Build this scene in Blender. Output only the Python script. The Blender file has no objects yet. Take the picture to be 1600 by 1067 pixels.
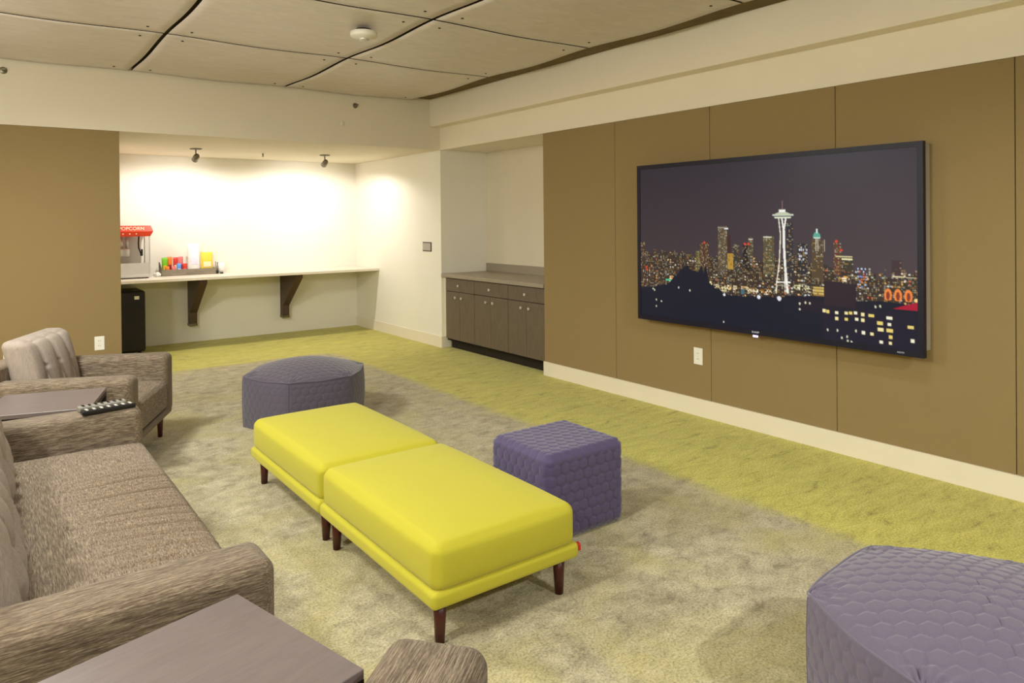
import bpy, bmesh, math, random
import numpy as np
from mathutils import Vector, Matrix, noise as mnoise

random.seed(7)
RNG = np.random.default_rng(11)
PI = math.pi
C = bpy.context.scene.collection
R = math.radians

# ------------------------------------------------------------------ colours and materials
def lin(r, g, b):
    def f(c):
        c /= 255.0
        return c / 12.92 if c <= 0.04045 else ((c + 0.055) / 1.055) ** 2.4
    return (f(r), f(g), f(b), 1.0)

class NT:
    """small helper around one material's node tree"""
    def __init__(self, name, rough=0.6, metal=0.0, spec=0.5):
        self.m = bpy.data.materials.new(name)
        self.m.use_nodes = True
        self.t = self.m.node_tree
        self.p = self.t.nodes['Principled BSDF']
        self.p.inputs['Roughness'].default_value = rough
        self.p.inputs['Metallic'].default_value = metal
        self.p.inputs['Specular IOR Level'].default_value = spec
    def n(self, kind, **kw):
        x = self.t.nodes.new(kind)
        for k, v in kw.items():
            setattr(x, k, v)
        return x
    def l(self, a, b):
        self.t.links.new(a, b)
    def coord(self, scale=(1, 1, 1), rot=(0, 0, 0)):
        tc = self.n('ShaderNodeTexCoord')
        mp = self.n('ShaderNodeMapping')
        mp.inputs['Scale'].default_value = scale
        mp.inputs['Rotation'].default_value = rot
        self.l(tc.outputs['Object'], mp.inputs['Vector'])
        return mp.outputs['Vector']
    def noise(self, vec, scale=5, detail=3, rough=0.5, dist=0.0):
        x = self.n('ShaderNodeTexNoise')
        x.inputs['Scale'].default_value = scale
        x.inputs['Detail'].default_value = detail
        x.inputs['Roughness'].default_value = rough
        x.inputs['Distortion'].default_value = dist
        self.l(vec, x.inputs['Vector'])
        return x.outputs['Fac']
    def ramp(self, fac, stops):
        x = self.n('ShaderNodeValToRGB')
        e = x.color_ramp.elements
        e[0].position, e[0].color = stops[0]
        e[1].position, e[1].color = stops[-1]
        for pos, col in stops[1:-1]:
            k = e.new(pos)
            k.color = col
        self.l(fac, x.inputs['Fac'])
        return x.outputs['Color']
    def mix(self, fac, a, b, mode='MIX'):
        x = self.n('ShaderNodeMix', data_type='RGBA', blend_type=mode)
        for sock, v in ((0, fac), (6, a), (7, b)):
            if isinstance(v, (int, float, tuple)):
                x.inputs[sock].default_value = v
            else:
                self.l(v, x.inputs[sock])
        return x.outputs[2]
    def math(self, op, a, b=0.0, c=None):
        x = self.n('ShaderNodeMath', operation=op)
        for i, v in enumerate((a, b, c)):
            if v is None:
                continue
            if isinstance(v, (int, float)):
                x.inputs[i].default_value = v
            else:
                self.l(v, x.inputs[i])
        return x.outputs[0]
    def bump(self, h, strength=0.3, dist=0.01):
        b = self.n('ShaderNodeBump')
        b.inputs['Strength'].default_value = strength
        b.inputs['Distance'].default_value = dist
        self.l(h, b.inputs['Height'])
        self.l(b.outputs['Normal'], self.p.inputs['Normal'])
    def base(self, col):
        if isinstance(col, tuple):
            self.p.inputs['Base Color'].default_value = col
        else:
            self.l(col, self.p.inputs['Base Color'])

def plain(name, rgb, rough=0.6, metal=0.0, spec=0.5, var=0.04, scale=14, bump=0.0):
    """nearly flat paint/plastic/metal with a light procedural variation"""
    m = NT(name, rough, metal, spec)
    c = lin(*rgb)
    v = m.coord()
    f = m.noise(v, scale, 3, 0.55)
    k = 1 - var
    m.base(m.ramp(f, [(0.3, (c[0] * k, c[1] * k, c[2] * k, 1)), (0.7, (min(1, c[0] * (1 + var)), min(1, c[1] * (1 + var)), min(1, c[2] * (1 + var)), 1))]))
    if bump:
        m.bump(m.noise(v, 160, 2), bump, 0.002)
    return m.m

def tweed(name, dark, mid, light, axis, contrast=1.0):
    """slubbed upholstery cloth, its streaks running along one local axis"""
    m = NT(name, 0.9, 0, 0.25)
    sc = [330, 330, 330]
    sc[axis] = 20
    v = m.coord(tuple(sc))
    a = m.noise(v, 1.0, 2, 0.55)
    sc2 = [800, 800, 800]
    sc2[axis] = 90
    b = m.noise(m.coord(tuple(sc2)), 1.0, 2, 0.6)
    blot = m.noise(m.coord(), 6, 3)
    f = m.math('MULTIPLY_ADD', b, 0.35, m.math('MULTIPLY', a, 0.65))
    d = 0.165 / contrast
    col = m.ramp(f, [(0.5 - d, lin(*dark)), (0.5, lin(*mid)), (0.5 + d, lin(*light))])
    col = m.mix(m.math('MULTIPLY', blot, 0.25), col, lin(*mid))
    m.base(col)
    m.bump(f, 0.35, 0.003)
    m.p.inputs['Sheen Weight'].default_value = 0.08
    return m.m

def cloth(name, rgb, rgb2, rough=0.85, fine=320, sheen=0.2, bump=0.25):
    m = NT(name, rough, 0, 0.25)
    v = m.coord()
    a = m.noise(v, fine, 3, 0.6)
    b = m.noise(v, 7, 3, 0.5)
    col = m.ramp(a, [(0.25, lin(*rgb2)), (0.75, lin(*rgb))])
    m.base(m.mix(m.math('MULTIPLY', b, 0.35), col, lin(*rgb2)))
    m.bump(a, bump, 0.0015)
    m.p.inputs['Sheen Weight'].default_value = sheen
    return m.m

def wood(name, dark, light, rough=0.4, scale=(18, 18, 1.6), spec=0.5):
    m = NT(name, rough, 0, spec)
    v = m.coord(scale)
    a = m.noise(v, 3.0, 6, 0.62, 0.6)
    m.base(m.ramp(a, [(0.3, lin(*dark)), (0.72, lin(*light))]))
    m.bump(a, 0.06, 0.002)
    return m.m

def carpet():
    m = NT('carpet_two_tone', 1.0, 0, 0.1)
    geo = m.n('ShaderNodeNewGeometry')
    pos = geo.outputs['Position']
    sep = m.n('ShaderNodeSeparateXYZ')
    m.l(pos, sep.inputs[0])
    def mp(s):
        x = m.n('ShaderNodeMapping')
        x.inputs['Scale'].default_value = s
        m.l(pos, x.inputs['Vector'])
        return x.outputs['Vector']
    big = m.noise(mp((1, 1, 1)), 1.5, 4, 0.6, 0.8)
    med = m.noise(mp((8.0, 10.0, 1)), 1.0, 9, 0.78, 0.4)
    streak = m.noise(mp((4.5, 13.0, 1)), 1.0, 7, 0.78, 0.9)
    fine = m.noise(mp((1, 1, 1)), 105, 3, 0.75)
    dx = m.math('SUBTRACT', sep.outputs[0], 3.33)
    dy = m.math('SUBTRACT', sep.outputs[1], 8.07)
    d = m.math('SMOOTH_MAX', dx, dy, 0.45)
    d = m.math('ADD', d, m.math('MULTIPLY', m.math('SUBTRACT', med, 0.5), 0.22))
    d = m.math('ADD', d, m.math('MULTIPLY', m.math('SUBTRACT', big, 0.5), 0.12))
    mr = m.n('ShaderNodeMapRange', interpolation_type='SMOOTHSTEP')
    mr.inputs['From Min'].default_value = -0.09
    mr.inputs['From Max'].default_value = 0.07
    m.l(d, mr.inputs['Value'])
    grey = m.ramp(med, [(0.30, lin(118, 108, 86)), (0.42, lin(168, 157, 129)), (0.55, lin(192, 181, 150)), (0.72, lin(217, 206, 176))])
    grey = m.mix(m.ramp(big, [(0.44, (0, 0, 0, 1)), (0.66, (0.75, 0.75, 0.75, 1))]), grey, lin(190, 178, 120))
    green = m.ramp(streak, [(0.30, lin(146, 134, 62)), (0.44, lin(198, 190, 92)), (0.6, lin(214, 206, 106)), (0.76, lin(226, 218, 130))])
    green = m.mix(m.ramp(big, [(0.5, (0, 0, 0, 1)), (0.8, (0.35, 0.35, 0.35, 1))]), green, lin(190, 178, 112))
    col = m.mix(mr.outputs['Result'], grey, green)
    sp = m.ramp(fine, [(0.28, (0.40, 0.40, 0.40, 1)), (0.5, (0.95, 0.95, 0.95, 1)), (0.72, (1.3, 1.3, 1.27, 1))])
    m.base(m.mix(1.0, col, sp, 'MULTIPLY'))
    m.bump(fine, 0.6, 0.006)
    m.p.inputs['Sheen Weight'].default_value = 0.14
    m.p.inputs['Sheen Roughness'].default_value = 0.45
    return m.m

def plywood():
    m = NT('limewashed_plywood', 0.42, 0, 0.4)
    v = m.coord((2.0, 5.0, 2.0))
    a = m.noise(v, 2.2, 7, 0.68, 1.2)
    b = m.noise(m.coord(), 1.3, 3)
    col = m.ramp(a, [(0.3, lin(212, 201, 194)), (0.5, lin(222, 212, 206)), (0.72, lin(231, 223, 217))])
    m.base(m.mix(m.math('MULTIPLY', b, 0.4), col, lin(221, 211, 206)))
    m.bump(a, 0.05, 0.003)
    return m.m

def laminate():
    """brown-grey wood-grain cabinet laminate, grain upright"""
    return wood('grey_brown_laminate', (92, 80, 68), (118, 104, 89), 0.45, (40, 40, 2.2), 0.35)

M = {}
M['wall'] = plain('cream_wall_paint', (226, 216, 194), 0.75, 0, 0.3, 0.015, 3, 0.08)
M['wall_white'] = plain('white_wall_paint', (238, 233, 220), 0.7, 0, 0.3, 0.012, 3, 0.08)
M['trim'] = plain('cream_trim_paint', (236, 226, 205), 0.45, 0, 0.4, 0.012, 4)
M['panel'] = cloth('tan_acoustic_fabric', (154, 132, 92), (141, 119, 79), 0.92, 260, 0.1, 0.2)
M['carpet'] = carpet()
M['ply'] = plywood()
M['deck'] = plain('dark_ceiling_deck', (120, 104, 76), 0.9, 0, 0.1, 0.1, 5)
M['dark_edge'] = plain('black_panel_edge', (38, 26, 18), 0.8, 0, 0.2, 0.1)
M['screw'] = plain('dark_screw_metal', (48, 40, 34), 0.4, 0.7, 0.5, 0.05)
M['lam'] = laminate()
M['toe'] = plain('dark_toe_kick', (38, 30, 27), 0.6, 0, 0.3, 0.08)
M['gap'] = plain('cabinet_shadow_gap', (30, 24, 20), 0.8, 0, 0.2, 0.05)
M['counter'] = plain('taupe_solid_worktop', (158, 146, 129), 0.35, 0, 0.45, 0.05, 60)
M['bar_top'] = plain('pale_laminate_counter', (232, 222, 206), 0.4, 0, 0.4, 0.03, 40)
M['bracket'] = plain('brown_steel_bracket', (84, 64, 50), 0.5, 0.1, 0.4, 0.06)
M['nickel'] = plain('brushed_nickel', (226, 220, 208), 0.3, 0.45, 0.5, 0.04)
M['steel'] = plain('stainless_steel', (212, 208, 202), 0.35, 0.35, 0.5, 0.04)
M['grey_steel'] = plain('grey_spot_metal', (120, 112, 96), 0.35, 0.7, 0.5, 0.05)
M['black'] = plain('black_plastic', (20, 18, 18), 0.4, 0, 0.4, 0.06)
M['fridge'] = plain('black_fridge_enamel', (26, 20, 17), 0.45, 0, 0.4, 0.08)
M['white'] = plain('white_plastic', (240, 236, 226), 0.45, 0, 0.4, 0.012)
M['paper'] = plain('white_paper', (246, 243, 238), 0.8, 0, 0.2, 0.02)
M['red'] = plain('red_enamel', (222, 66, 38), 0.4, 0, 0.45, 0.04)
M['cream_ink'] = plain('cream_lettering', (250, 226, 196), 0.6, 0, 0.3, 0.02)
M['tag_red'] = cloth('red_label_cloth', (212, 52, 30), (180, 40, 24))
M['tray'] = wood('weathered_grey_tray_wood', (116, 105, 90), (152, 141, 122), 0.7, (3, 30, 30))
M['lime'] = cloth('chartreuse_wool', (195, 186, 58), (183, 174, 45), 0.85, 380, 0.12, 0.2)
M['mahogany'] = wood('dark_mahogany', (52, 16, 10), (84, 28, 18), 0.35, (25, 25, 2))
M['purple'] = cloth('slate_purple_quilt', (112, 102, 122), (100, 91, 110), 0.8, 420, 0.35, 0.15)
M['charcoal'] = cloth('charcoal_purple_quilt', (90, 82, 98), (79, 72, 87), 0.8, 420, 0.35, 0.15)
M['violet'] = cloth('violet_slate_quilt', (86, 75, 112), (74, 64, 98), 0.78, 420, 0.35, 0.15)
M['tweed_x'] = tweed('brown_grey_tweed_lengthwise', (62, 50, 40), (112, 97, 81), (166, 149, 127), 0, 1.0)
M['tweed_y'] = tweed('brown_grey_tweed_crosswise', (72, 58, 46), (120, 104, 86), (170, 152, 129), 1, 1.0)
M['tweed_z'] = tweed('brown_grey_tweed_upright', (74, 60, 48), (124, 108, 90), (174, 156, 132), 2, 1.0)
M['soft_grey'] = tweed('soft_grey_back_cloth', (134, 121, 111), (156, 142, 131), (176, 162, 150), 2, 0.8)
M['table'] = wood('espresso_table_veneer', (106, 94, 93), (118, 106, 105), 0.34, (3, 26, 26), 0.9)
M['table_leg'] = plain('black_table_metal', (36, 28, 28), 0.4, 0.3, 0.4, 0.06)
M['bezel'] = plain('blue_black_glossy_bezel', (7, 6, 36), 0.4, 0, 0.5, 0.05)
M['tv_shell'] = plain('pale_grey_tv_shell', (176, 168, 158), 0.5, 0.1, 0.4, 0.02)
M['remote_grey'] = plain('grey_remote_plastic', (150, 146, 138), 0.35, 0.2, 0.5, 0.04)
M['rubber'] = plain('pale_rubber_key', (196, 192, 184), 0.6, 0, 0.3, 0.03)
M['brass_head'] = plain('tarnished_sprinkler_metal', (128, 122, 104), 0.35, 0.8, 0.5, 0.06)
M['popcorn'] = plain('cooked_popcorn_cream', (240, 228, 196), 0.85, 0, 0.2, 0.1, 60)

def glass_mat():
    m = NT('clear_cabinet_glass', 0.02, 0, 0.5)
    m.p.inputs['Transmission Weight'].default_value = 1.0
    m.p.inputs['IOR'].default_value = 1.05
    m.base((0.98, 0.98, 0.98, 1))
    return m.m
M['glass'] = glass_mat()

def glow_mat(name, rgb, s):
    m = NT(name, 0.5)
    m.base(lin(*rgb))
    m.p.inputs['Emission Color'].default_value = lin(*rgb)
    m.p.inputs['Emission Strength'].default_value = s
    return m.m
M['led'] = glow_mat('lit_power_light', (214, 190, 255), 2.0)
M['bulb'] = glow_mat('lit_spot_bulb', (255, 240, 214), 8.0)
M['glow_ink'] = glow_mat('silver_ink_self_lit', (190, 190, 200), 0.35)  # lettering is no lamp; a faint glow is put into its ink

# ------------------------------------------------------------------ object helpers
def link(name, me, mat, parent=None, smooth=None):
    o = bpy.data.objects.new(name, me)
    C.objects.link(o)
    if mat is not None and not me.materials:
        me.materials.append(mat)
    if parent is not None:
        o.parent = parent
    if smooth is not None:
        me.polygons.foreach_set('use_smooth', [bool(smooth)] * len(me.polygons))
    return o

def tag(o, label=None, cat=None, group=None, kind=None):
    if label: o['label'] = label
    if cat: o['category'] = cat
    if group: o['group'] = group
    if kind: o['kind'] = kind
    return o

def thing(name, label, cat, loc=(0, 0, 0), rz=0.0, group=None):
    o = bpy.data.objects.new(name, None)
    o.empty_display_size = 0.1
    C.objects.link(o)
    o.location = loc
    o.rotation_euler = (0, 0, rz)
    return tag(o, label, cat, group)

def bmesh_obj(name, bm, mat, parent=None, smooth=False, autosmooth=None):
    me = bpy.data.meshes.new(name)
    bmesh.ops.recalc_face_normals(bm, faces=bm.faces)
    bm.to_mesh(me); bm.free()
    return link(name, me, mat, parent, smooth)

def add_box(bm, x0, x1, y0, y1, z0, z1, bev=0.0, seg=2, mtx=None):
    r = bmesh.ops.create_cube(bm, size=1.0)
    vs = r['verts']
    for v in vs:
        v.co = Vector(((x0 + x1) / 2 + v.co.x * (x1 - x0), (y0 + y1) / 2 + v.co.y * (y1 - y0), (z0 + z1) / 2 + v.co.z * (z1 - z0)))
    if bev:
        es = set()
        for v in vs:
            es.update(v.link_edges)
        g = bmesh.ops.bevel(bm, geom=list(es), offset=bev, segments=seg, profile=0.5, affect='EDGES')
        vs = list(set(vs) | set(g['verts']))
        vs = [v for v in vs if v.is_valid]
    if mtx is not None:
        bmesh.ops.transform(bm, matrix=mtx, verts=vs)
    return vs

def box(name, dims, mat, parent=None, bev=0.0, seg=2, kind=None):
    bm = bmesh.new()
    add_box(bm, *dims, bev=bev, seg=seg)
    o = bmesh_obj(name, bm, mat, parent)
    if kind: o['kind'] = kind
    return o

def add_tube(bm, pts, r, n=10, caps=True):
    """tube with a radius per point (or one radius) along a list of points"""
    pts = [Vector(p) for p in pts]
    rs = r if isinstance(r, (list, tuple)) else [r] * len(pts)
    rings = []
    up = None
    for i, p in enumerate(pts):
        a = pts[max(0, i - 1)]; b = pts[min(len(pts) - 1, i + 1)]
        d = (b - a).normalized()
        if up is None:
            up = Vector((0, 0, 1)) if abs(d.z) < 0.9 else Vector((1, 0, 0))
        s = d.cross(up).normalized(); t = s.cross(d).normalized(); up = t
        rings.append([bm.verts.new(p + (s * math.cos(2 * PI * k / n) + t * math.sin(2 * PI * k / n)) * rs[i]) for k in range(n)])
    for i in range(len(rings) - 1):
        for k in range(n):
            bm.faces.new((rings[i][k], rings[i][(k + 1) % n], rings[i + 1][(k + 1) % n], rings[i + 1][k]))
    if caps:
        bm.faces.new(rings[0][::-1]); bm.faces.new(rings[-1])

def tube(name, pts, r, mat, parent=None, n=10):
    bm = bmesh.new(); add_tube(bm, pts, r, n)
    o = bmesh_obj(name, bm, mat, parent, True)
    return o

def lathe(name, prof, mat, parent=None, n=28, mtx=None):
    """surface of revolution about local z from (radius, z) pairs"""
    bm = bmesh.new()
    rings = []
    for r, z in prof:
        if r < 1e-6:
            rings.append([bm.verts.new((0, 0, z))])
        else:
            rings.append([bm.verts.new((r * math.cos(2 * PI * k / n), r * math.sin(2 * PI * k / n), z)) for k in range(n)])
    for a, b in zip(rings[:-1], rings[1:]):
        for k in range(n):
            k2 = (k + 1) % n
            if len(a) == 1 and len(b) == 1: continue
            if len(a) == 1: bm.faces.new((a[0], b[k2], b[k]))
            elif len(b) == 1: bm.faces.new((a[k], a[k2], b[0]))
            else: bm.faces.new((a[k], a[k2], b[k2], b[k]))
    if mtx is not None:
        bmesh.ops.transform(bm, matrix=mtx, verts=bm.verts)
    o = bmesh_obj(name, bm, mat, parent, True)
    return o

def prism(name, poly, axis, a0, a1, mat, parent=None, bev=0.0):
    """extrude a 2-D outline along an axis: axis 0 -> (y,z) outline, 1 -> (x,z), 2 -> (x,y)"""
    bm = bmesh.new()
    def P(u, v, w):
        return {0: (w, u, v), 1: (u, w, v), 2: (u, v, w)}[axis]
    lo = [bm.verts.new(P(u, v, a0)) for u, v in poly]
    hi = [bm.verts.new(P(u, v, a1)) for u, v in poly]
    n = len(poly)
    bm.faces.new(lo[::-1]); bm.faces.new(hi)
    for i in range(n):
        bm.faces.new((lo[i], lo[(i + 1) % n], hi[(i + 1) % n], hi[i]))
    if bev:
        bmesh.ops.bevel(bm, geom=list(bm.edges), offset=bev, segments=2, profile=0.5, affect='EDGES')
    return bmesh_obj(name, bm, mat, parent)

# ---- soft boxes (cushions, quilted poufs): a gridded rounded box with a shaping function
def axis_samples(half, r, n, k=4):
    core = np.linspace(-(half - r), half - r, n + 1)
    ang = np.tan(np.linspace(0, PI / 4, k + 1))[1:] * r
    hi = (half - r) + ang
    return np.concatenate([-hi[::-1], core, hi])

def soft_map(q, half, r):
    """rounded-box position and outward normal for points q on the surface of the box"""
    h = np.array(half)
    inner = np.clip(q, -(h - r), h - r)
    d = q - inner
    ln = np.linalg.norm(d, axis=1, keepdims=True)
    nrm = d / np.maximum(ln, 1e-9)
    return inner + nrm * r, nrm

def soft_box(name, center, half, r, n, mat, parent=None, fn=None, k=4):
    """fn(p, nrm, face, q) -> new positions, arrays in the box's own centred frame"""
    ax = [axis_samples(half[i], r, n[i], k) for i in range(3)]
    verts = {}
    coords, faceid, quads = [], [], []
    def vid(key, q, f):
        if key not in verts:
            verts[key] = len(coords); coords.append(q); faceid.append(f)
        return verts[key]
    N = [len(a) - 1 for a in ax]
    for a in range(3):
        b, c = (a + 1) % 3, (a + 2) % 3
        for s in (0, 1):
            f = a * 2 + s
            idx = N[a] if s else 0
            grid = []
            for i in range(N[b] + 1):
                row = []
                for j in range(N[c] + 1):
                    key = [0, 0, 0]; key[a] = idx; key[b] = i; key[c] = j
                    q = (ax[0][key[0]], ax[1][key[1]], ax[2][key[2]])
                    row.append(vid(tuple(key), q, f))
                grid.append(row)
            for i in range(N[b]):
                for j in range(N[c]):
                    w = (grid[i][j], grid[i + 1][j], grid[i + 1][j + 1], grid[i][j + 1])
                    quads.append(w if s else w[::-1])
    q = np.array(coords)
    # clamp the box faces onto half so that q lies on the box
    p, nrm = soft_map(q, half, r)
    face = np.array(faceid)
    if fn is not None:
        p = fn(p, nrm, face, q)
    p = p + np.array(center)
    me = bpy.data.meshes.new(name)
    me.from_pydata(p.tolist(), [], quads)
    me.update()
    return link(name, me, mat, parent, True)

def soft_edge(center, half, r, fn, f0, f1, n=40):
    """points along the box edge between two faces, moved the way fn moves the surface"""
    a, b = f0 // 2, f1 // 2
    c = 3 - a - b
    t = np.linspace(-1, 1, n)
    q = np.zeros((n, 3))
    q[:, a] = half[a] * (1 if f0 % 2 else -1)
    q[:, b] = half[b] * (1 if f1 % 2 else -1)
    q[:, c] = half[c] * t
    p, nrm = soft_map(q, half, r)
    face = np.full(n, 6)
    if fn is not None:
        p = fn(p, nrm, face, q)
    return (p + np.array(center)).tolist()

def hexpuff(a, b, Rh=0.032, amp=0.006, w=0.010):
    """height of a hexagon-quilted cloth at 2-D points: puffed cells between stitched lines"""
    sx = math.sqrt(3) * Rh
    sy = 1.5 * Rh
    best = np.full(a.shape, 1e9); da = np.zeros_like(a); db = np.zeros_like(b)
    row0 = np.round(b / sy)
    for dr in (-1, 0, 1):
        row = row0 + dr
        off = (np.mod(row, 2)) * sx / 2
        col = np.round((a - off) / sx)
        xa = a - (col * sx + off); xb = b - row * sy
        d = xa * xa + xb * xb
        m = d < best
        best = np.where(m, d, best); da = np.where(m, xa, da); db = np.where(m, xb, db)
    ap = Rh * math.sqrt(3) / 2
    e = ap - np.maximum.reduce([np.abs(da), np.abs(da * 0.5 + db * math.sqrt(3) / 2), np.abs(da * 0.5 - db * math.sqrt(3) / 2)])
    return amp * np.sqrt(np.clip(e / w, 0, 1)) 

# ------------------------------------------------------------------ the room shell (metres; camera stands at x=0, y=0)
XP, YC, YB, YP, XN, XL = 4.489, 7.491, 9.938, 5.526, 5.168, 1.045
ZB, ZT = 2.396, 2.995
XF, ZF = 4.347, 2.664
X0, Y0 = -1.75, -2.6

def struct(name, dims, mat, bev=0.0):
    return box(name, dims, mat, None, bev, 2, 'structure')

struct('floor', (X0 - 0.2, 5.4, Y0 - 0.2, YB + 0.2, -0.12, 0.0), M['carpet'])
struct('ceiling', (X0 - 0.2, 5.4, Y0 - 0.2, YB + 0.2, ZT, ZT + 0.12), M['deck'])
struct('wall_back', (XL, XP, YB, YB + 0.2, 0, ZB), M['wall_white'])
struct('wall_right_alcove', (XP, 5.4, YC, YB + 0.2, 0, ZT), M['wall_white'])
struct('wall_right_niche', (XN, 5.4, YP, YC, 0, ZB), M['wall'])
struct('wall_right', (XP + 0.055, 5.4, Y0, YP, 0, ZB), M['trim'])
struct('wall_nook', (X0, XL, YC + 0.062, YB + 0.2, 0, ZB), M['wall_white'])
struct('wall_left', (X0 - 0.2, X0, Y0 - 0.2, YB + 0.2, 0, ZT), M['wall'])
struct('wall_front', (X0, 5.4, Y0 - 0.2, Y0, 0, ZT), M['wall'])
struct('ceiling_beam', (X0, XP, YC, YB + 0.2, ZB, ZT), M['wall'])
struct('ceiling_soffit', (XP, 5.4, Y0, YC, ZB, ZT), M['trim'])
struct('ceiling_soffit_fascia', (XF, XP, Y0, YC, ZF, ZT), M['trim'], 0.006)

def baseboard(name, dims):
    o = struct(name, dims, M['trim'])
    return o
baseboard('baseboard_right', (XP - 0.012, XP + 0.055, Y0, YP, 0, 0.136))
baseboard('baseboard_alcove', (XP - 0.013, XP, YC - 0.013, YB, 0, 0.136))
baseboard('baseboard_niche', (XP, XP + 0.125, YC - 0.013, YC, 0, 0.136))

# fabric wall panels on the right wall and the one on the left
seams = [YP, 4.522, 3.501, 2.4976, 1.4866, 0.475]
panel_labels = ['tan fabric wall panel nearest the cabinet niche, first in the row',
                'tan fabric wall panel behind the left end of the television, over the white outlet',
                'tan fabric wall panel behind the middle of the big television',
                'tan fabric wall panel behind the right end of the television',
                'tan fabric wall panel at the right edge of the photo beyond the last seam']
for i in range(5):
    o = box('acoustic_panel', (XP, XP + 0.03, seams[i + 1] + 0.002, seams[i] - (0.006 if i == 0 else 0.002), 0.136, ZB - 0.001), M['panel'], None, 0.003, 2)
    tag(o, panel_labels[i], 'wall panel', 'fabric panels on the right wall')
o = box('acoustic_panel', (X0, XL, YC + 0.005, YC + 0.035, 0.0, ZB - 0.001), M['panel'], None, 0.003, 2)
tag(o, 'brown fabric wall panel left of the lit counter alcove', 'wall panel')

# ------------------------------------------------------------------ ceiling clouds of bowed plywood
CX = [-0.32, 1.135, 2.585, 4.085]
CY = [7.47, 5.86, 4.40, 2.895, 1.42]
PZ = 2.962
def sag(u, v):
    return 0.013 * math.sin(PI * u) ** 2 + 0.019 * math.sin(PI * v) ** 2
screw_mesh = None
row_names = ['against the back beam', 'in the second row from the back beam', 'in the third row from the back beam', 'in the row nearest the camera']
col_names = ['left', 'middle', 'right']
def ceiling_panel(ci, ri):
    global screw_mesh
    x0, x1 = CX[ci] + 0.014, CX[ci + 1] - 0.014
    y1, y0 = CY[ri] - 0.011, CY[ri + 1] + 0.011
    if ri == 0: y1 = CY[0]
    t = thing('ceiling_panel', '', 'ceiling panel', ((x0 + x1) / 2, (y0 + y1) / 2, PZ), 0, 'bowed plywood ceiling panels')
    cx, cy = (x0 + x1) / 2, (y0 + y1) / 2
    n = 20
    bm = bmesh.new()
    lo, hi = [], []
    for i in range(n + 1):
        a, b = [], []
        for j in range(n + 1):
            u, v = i / n, j / n
            z = -sag(u, v)
            x = x0 + (x1 - x0) * u - cx; y = y0 + (y1 - y0) * v - cy
            a.append(bm.verts.new((x, y, z))); b.append(bm.verts.new((x, y, z + 0.014)))
        lo.append(a); hi.append(b)
    for i in range(n):
        for j in range(n):
            bm.faces.new((lo[i][j], lo[i][j + 1], lo[i + 1][j + 1], lo[i + 1][j]))
            bm.faces.new((hi[i][j], hi[i + 1][j], hi[i + 1][j + 1], hi[i][j + 1]))
    for i in range(n):
        for A, B in (((i, 0), (i + 1, 0)), ((i + 1, n), (i, n)), ((0, i + 1), (0, i)), ((n, i), (n, i + 1))):
            f = bm.faces.new((lo[A[0]][A[1]], lo[B[0]][B[1]], hi[B[0]][B[1]], hi[A[0]][A[1]]))
            f.material_index = 1
    me = bpy.data.meshes.new('sheet')
    bmesh.ops.recalc_face_normals(bm, faces=bm.faces)
    for f in bm.faces: f.smooth = f.material_index == 0
    bm.to_mesh(me); bm.free()
    me.materials.append(M['ply']); me.materials.append(M['dark_edge'])
    link('sheet', me, None, t)
    for sx in (0, 1):
        for sy in (0, 1):
            u = 0.135 / (x1 - x0); v = 0.145 / (y1 - y0)
            if sx: u = 1 - u
            if sy: v = 1 - v
            if screw_mesh is None:
                s = lathe('screw', [(0, -0.006), (0.008, -0.005), (0.011, -0.001), (0.011, 0.003)], M['screw'], t, 12)
                screw_mesh = s.data
            else:
                s = link('screw', screw_mesh, None, t)
            s.location = (x0 + (x1 - x0) * u - cx, y0 + (y1 - y0) * v - cy, -sag(u, v))
    return t
for ri in range(4):
    for ci in range(3):
        if (ci, ri) in ((0, 2), (0, 3), (1, 3)):
            continue
        t = ceiling_panel(ci, ri)
        t['label'] = {(0, 0): 'bowed plywood ceiling panel at far left against the back beam',
                      (1, 0): 'bowed plywood ceiling panel in the middle against the back beam',
                      (2, 0): 'bowed plywood ceiling panel in the far right corner by the soffit',
                      (0, 1): 'bowed plywood ceiling panel at top left, second from the back beam',
                      (1, 1): 'bowed plywood ceiling panel carrying the smoke detector',
                      (2, 1): 'bowed plywood ceiling panel beside the soffit, just right of the smoke detector panel',
                      (1, 2): 'bowed plywood ceiling panel cut by the top edge, nearer than the smoke detector panel',
                      (2, 2): 'bowed plywood ceiling panel beside the soffit, third from the back beam',
                      (2, 3): 'bowed plywood ceiling panel beside the soffit in the extreme top right sliver'}[(ci, ri)]

# smoke detector on a plywood panel
t = thing('smoke_detector', 'round white smoke detector hanging from the plywood ceiling', 'smoke detector', (2.245, 4.80, 2.906))
lathe('base', [(0, 0.022), (0.058, 0.022), (0.058, 0.006), (0.05, 0.0)], M['black'], t, 32)
lathe('housing', [(0.050, 0.004), (0.092, 0.004), (0.096, 0.0), (0.096, -0.026), (0.090, -0.034), (0.05, -0.041), (0.042, -0.046), (0, -0.046)], M['white'], t, 40)
lathe('sensor_cap', [(0.036, -0.045), (0.036, -0.056), (0.03, -0.06), (0, -0.06)], M['steel'], t, 28)

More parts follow.
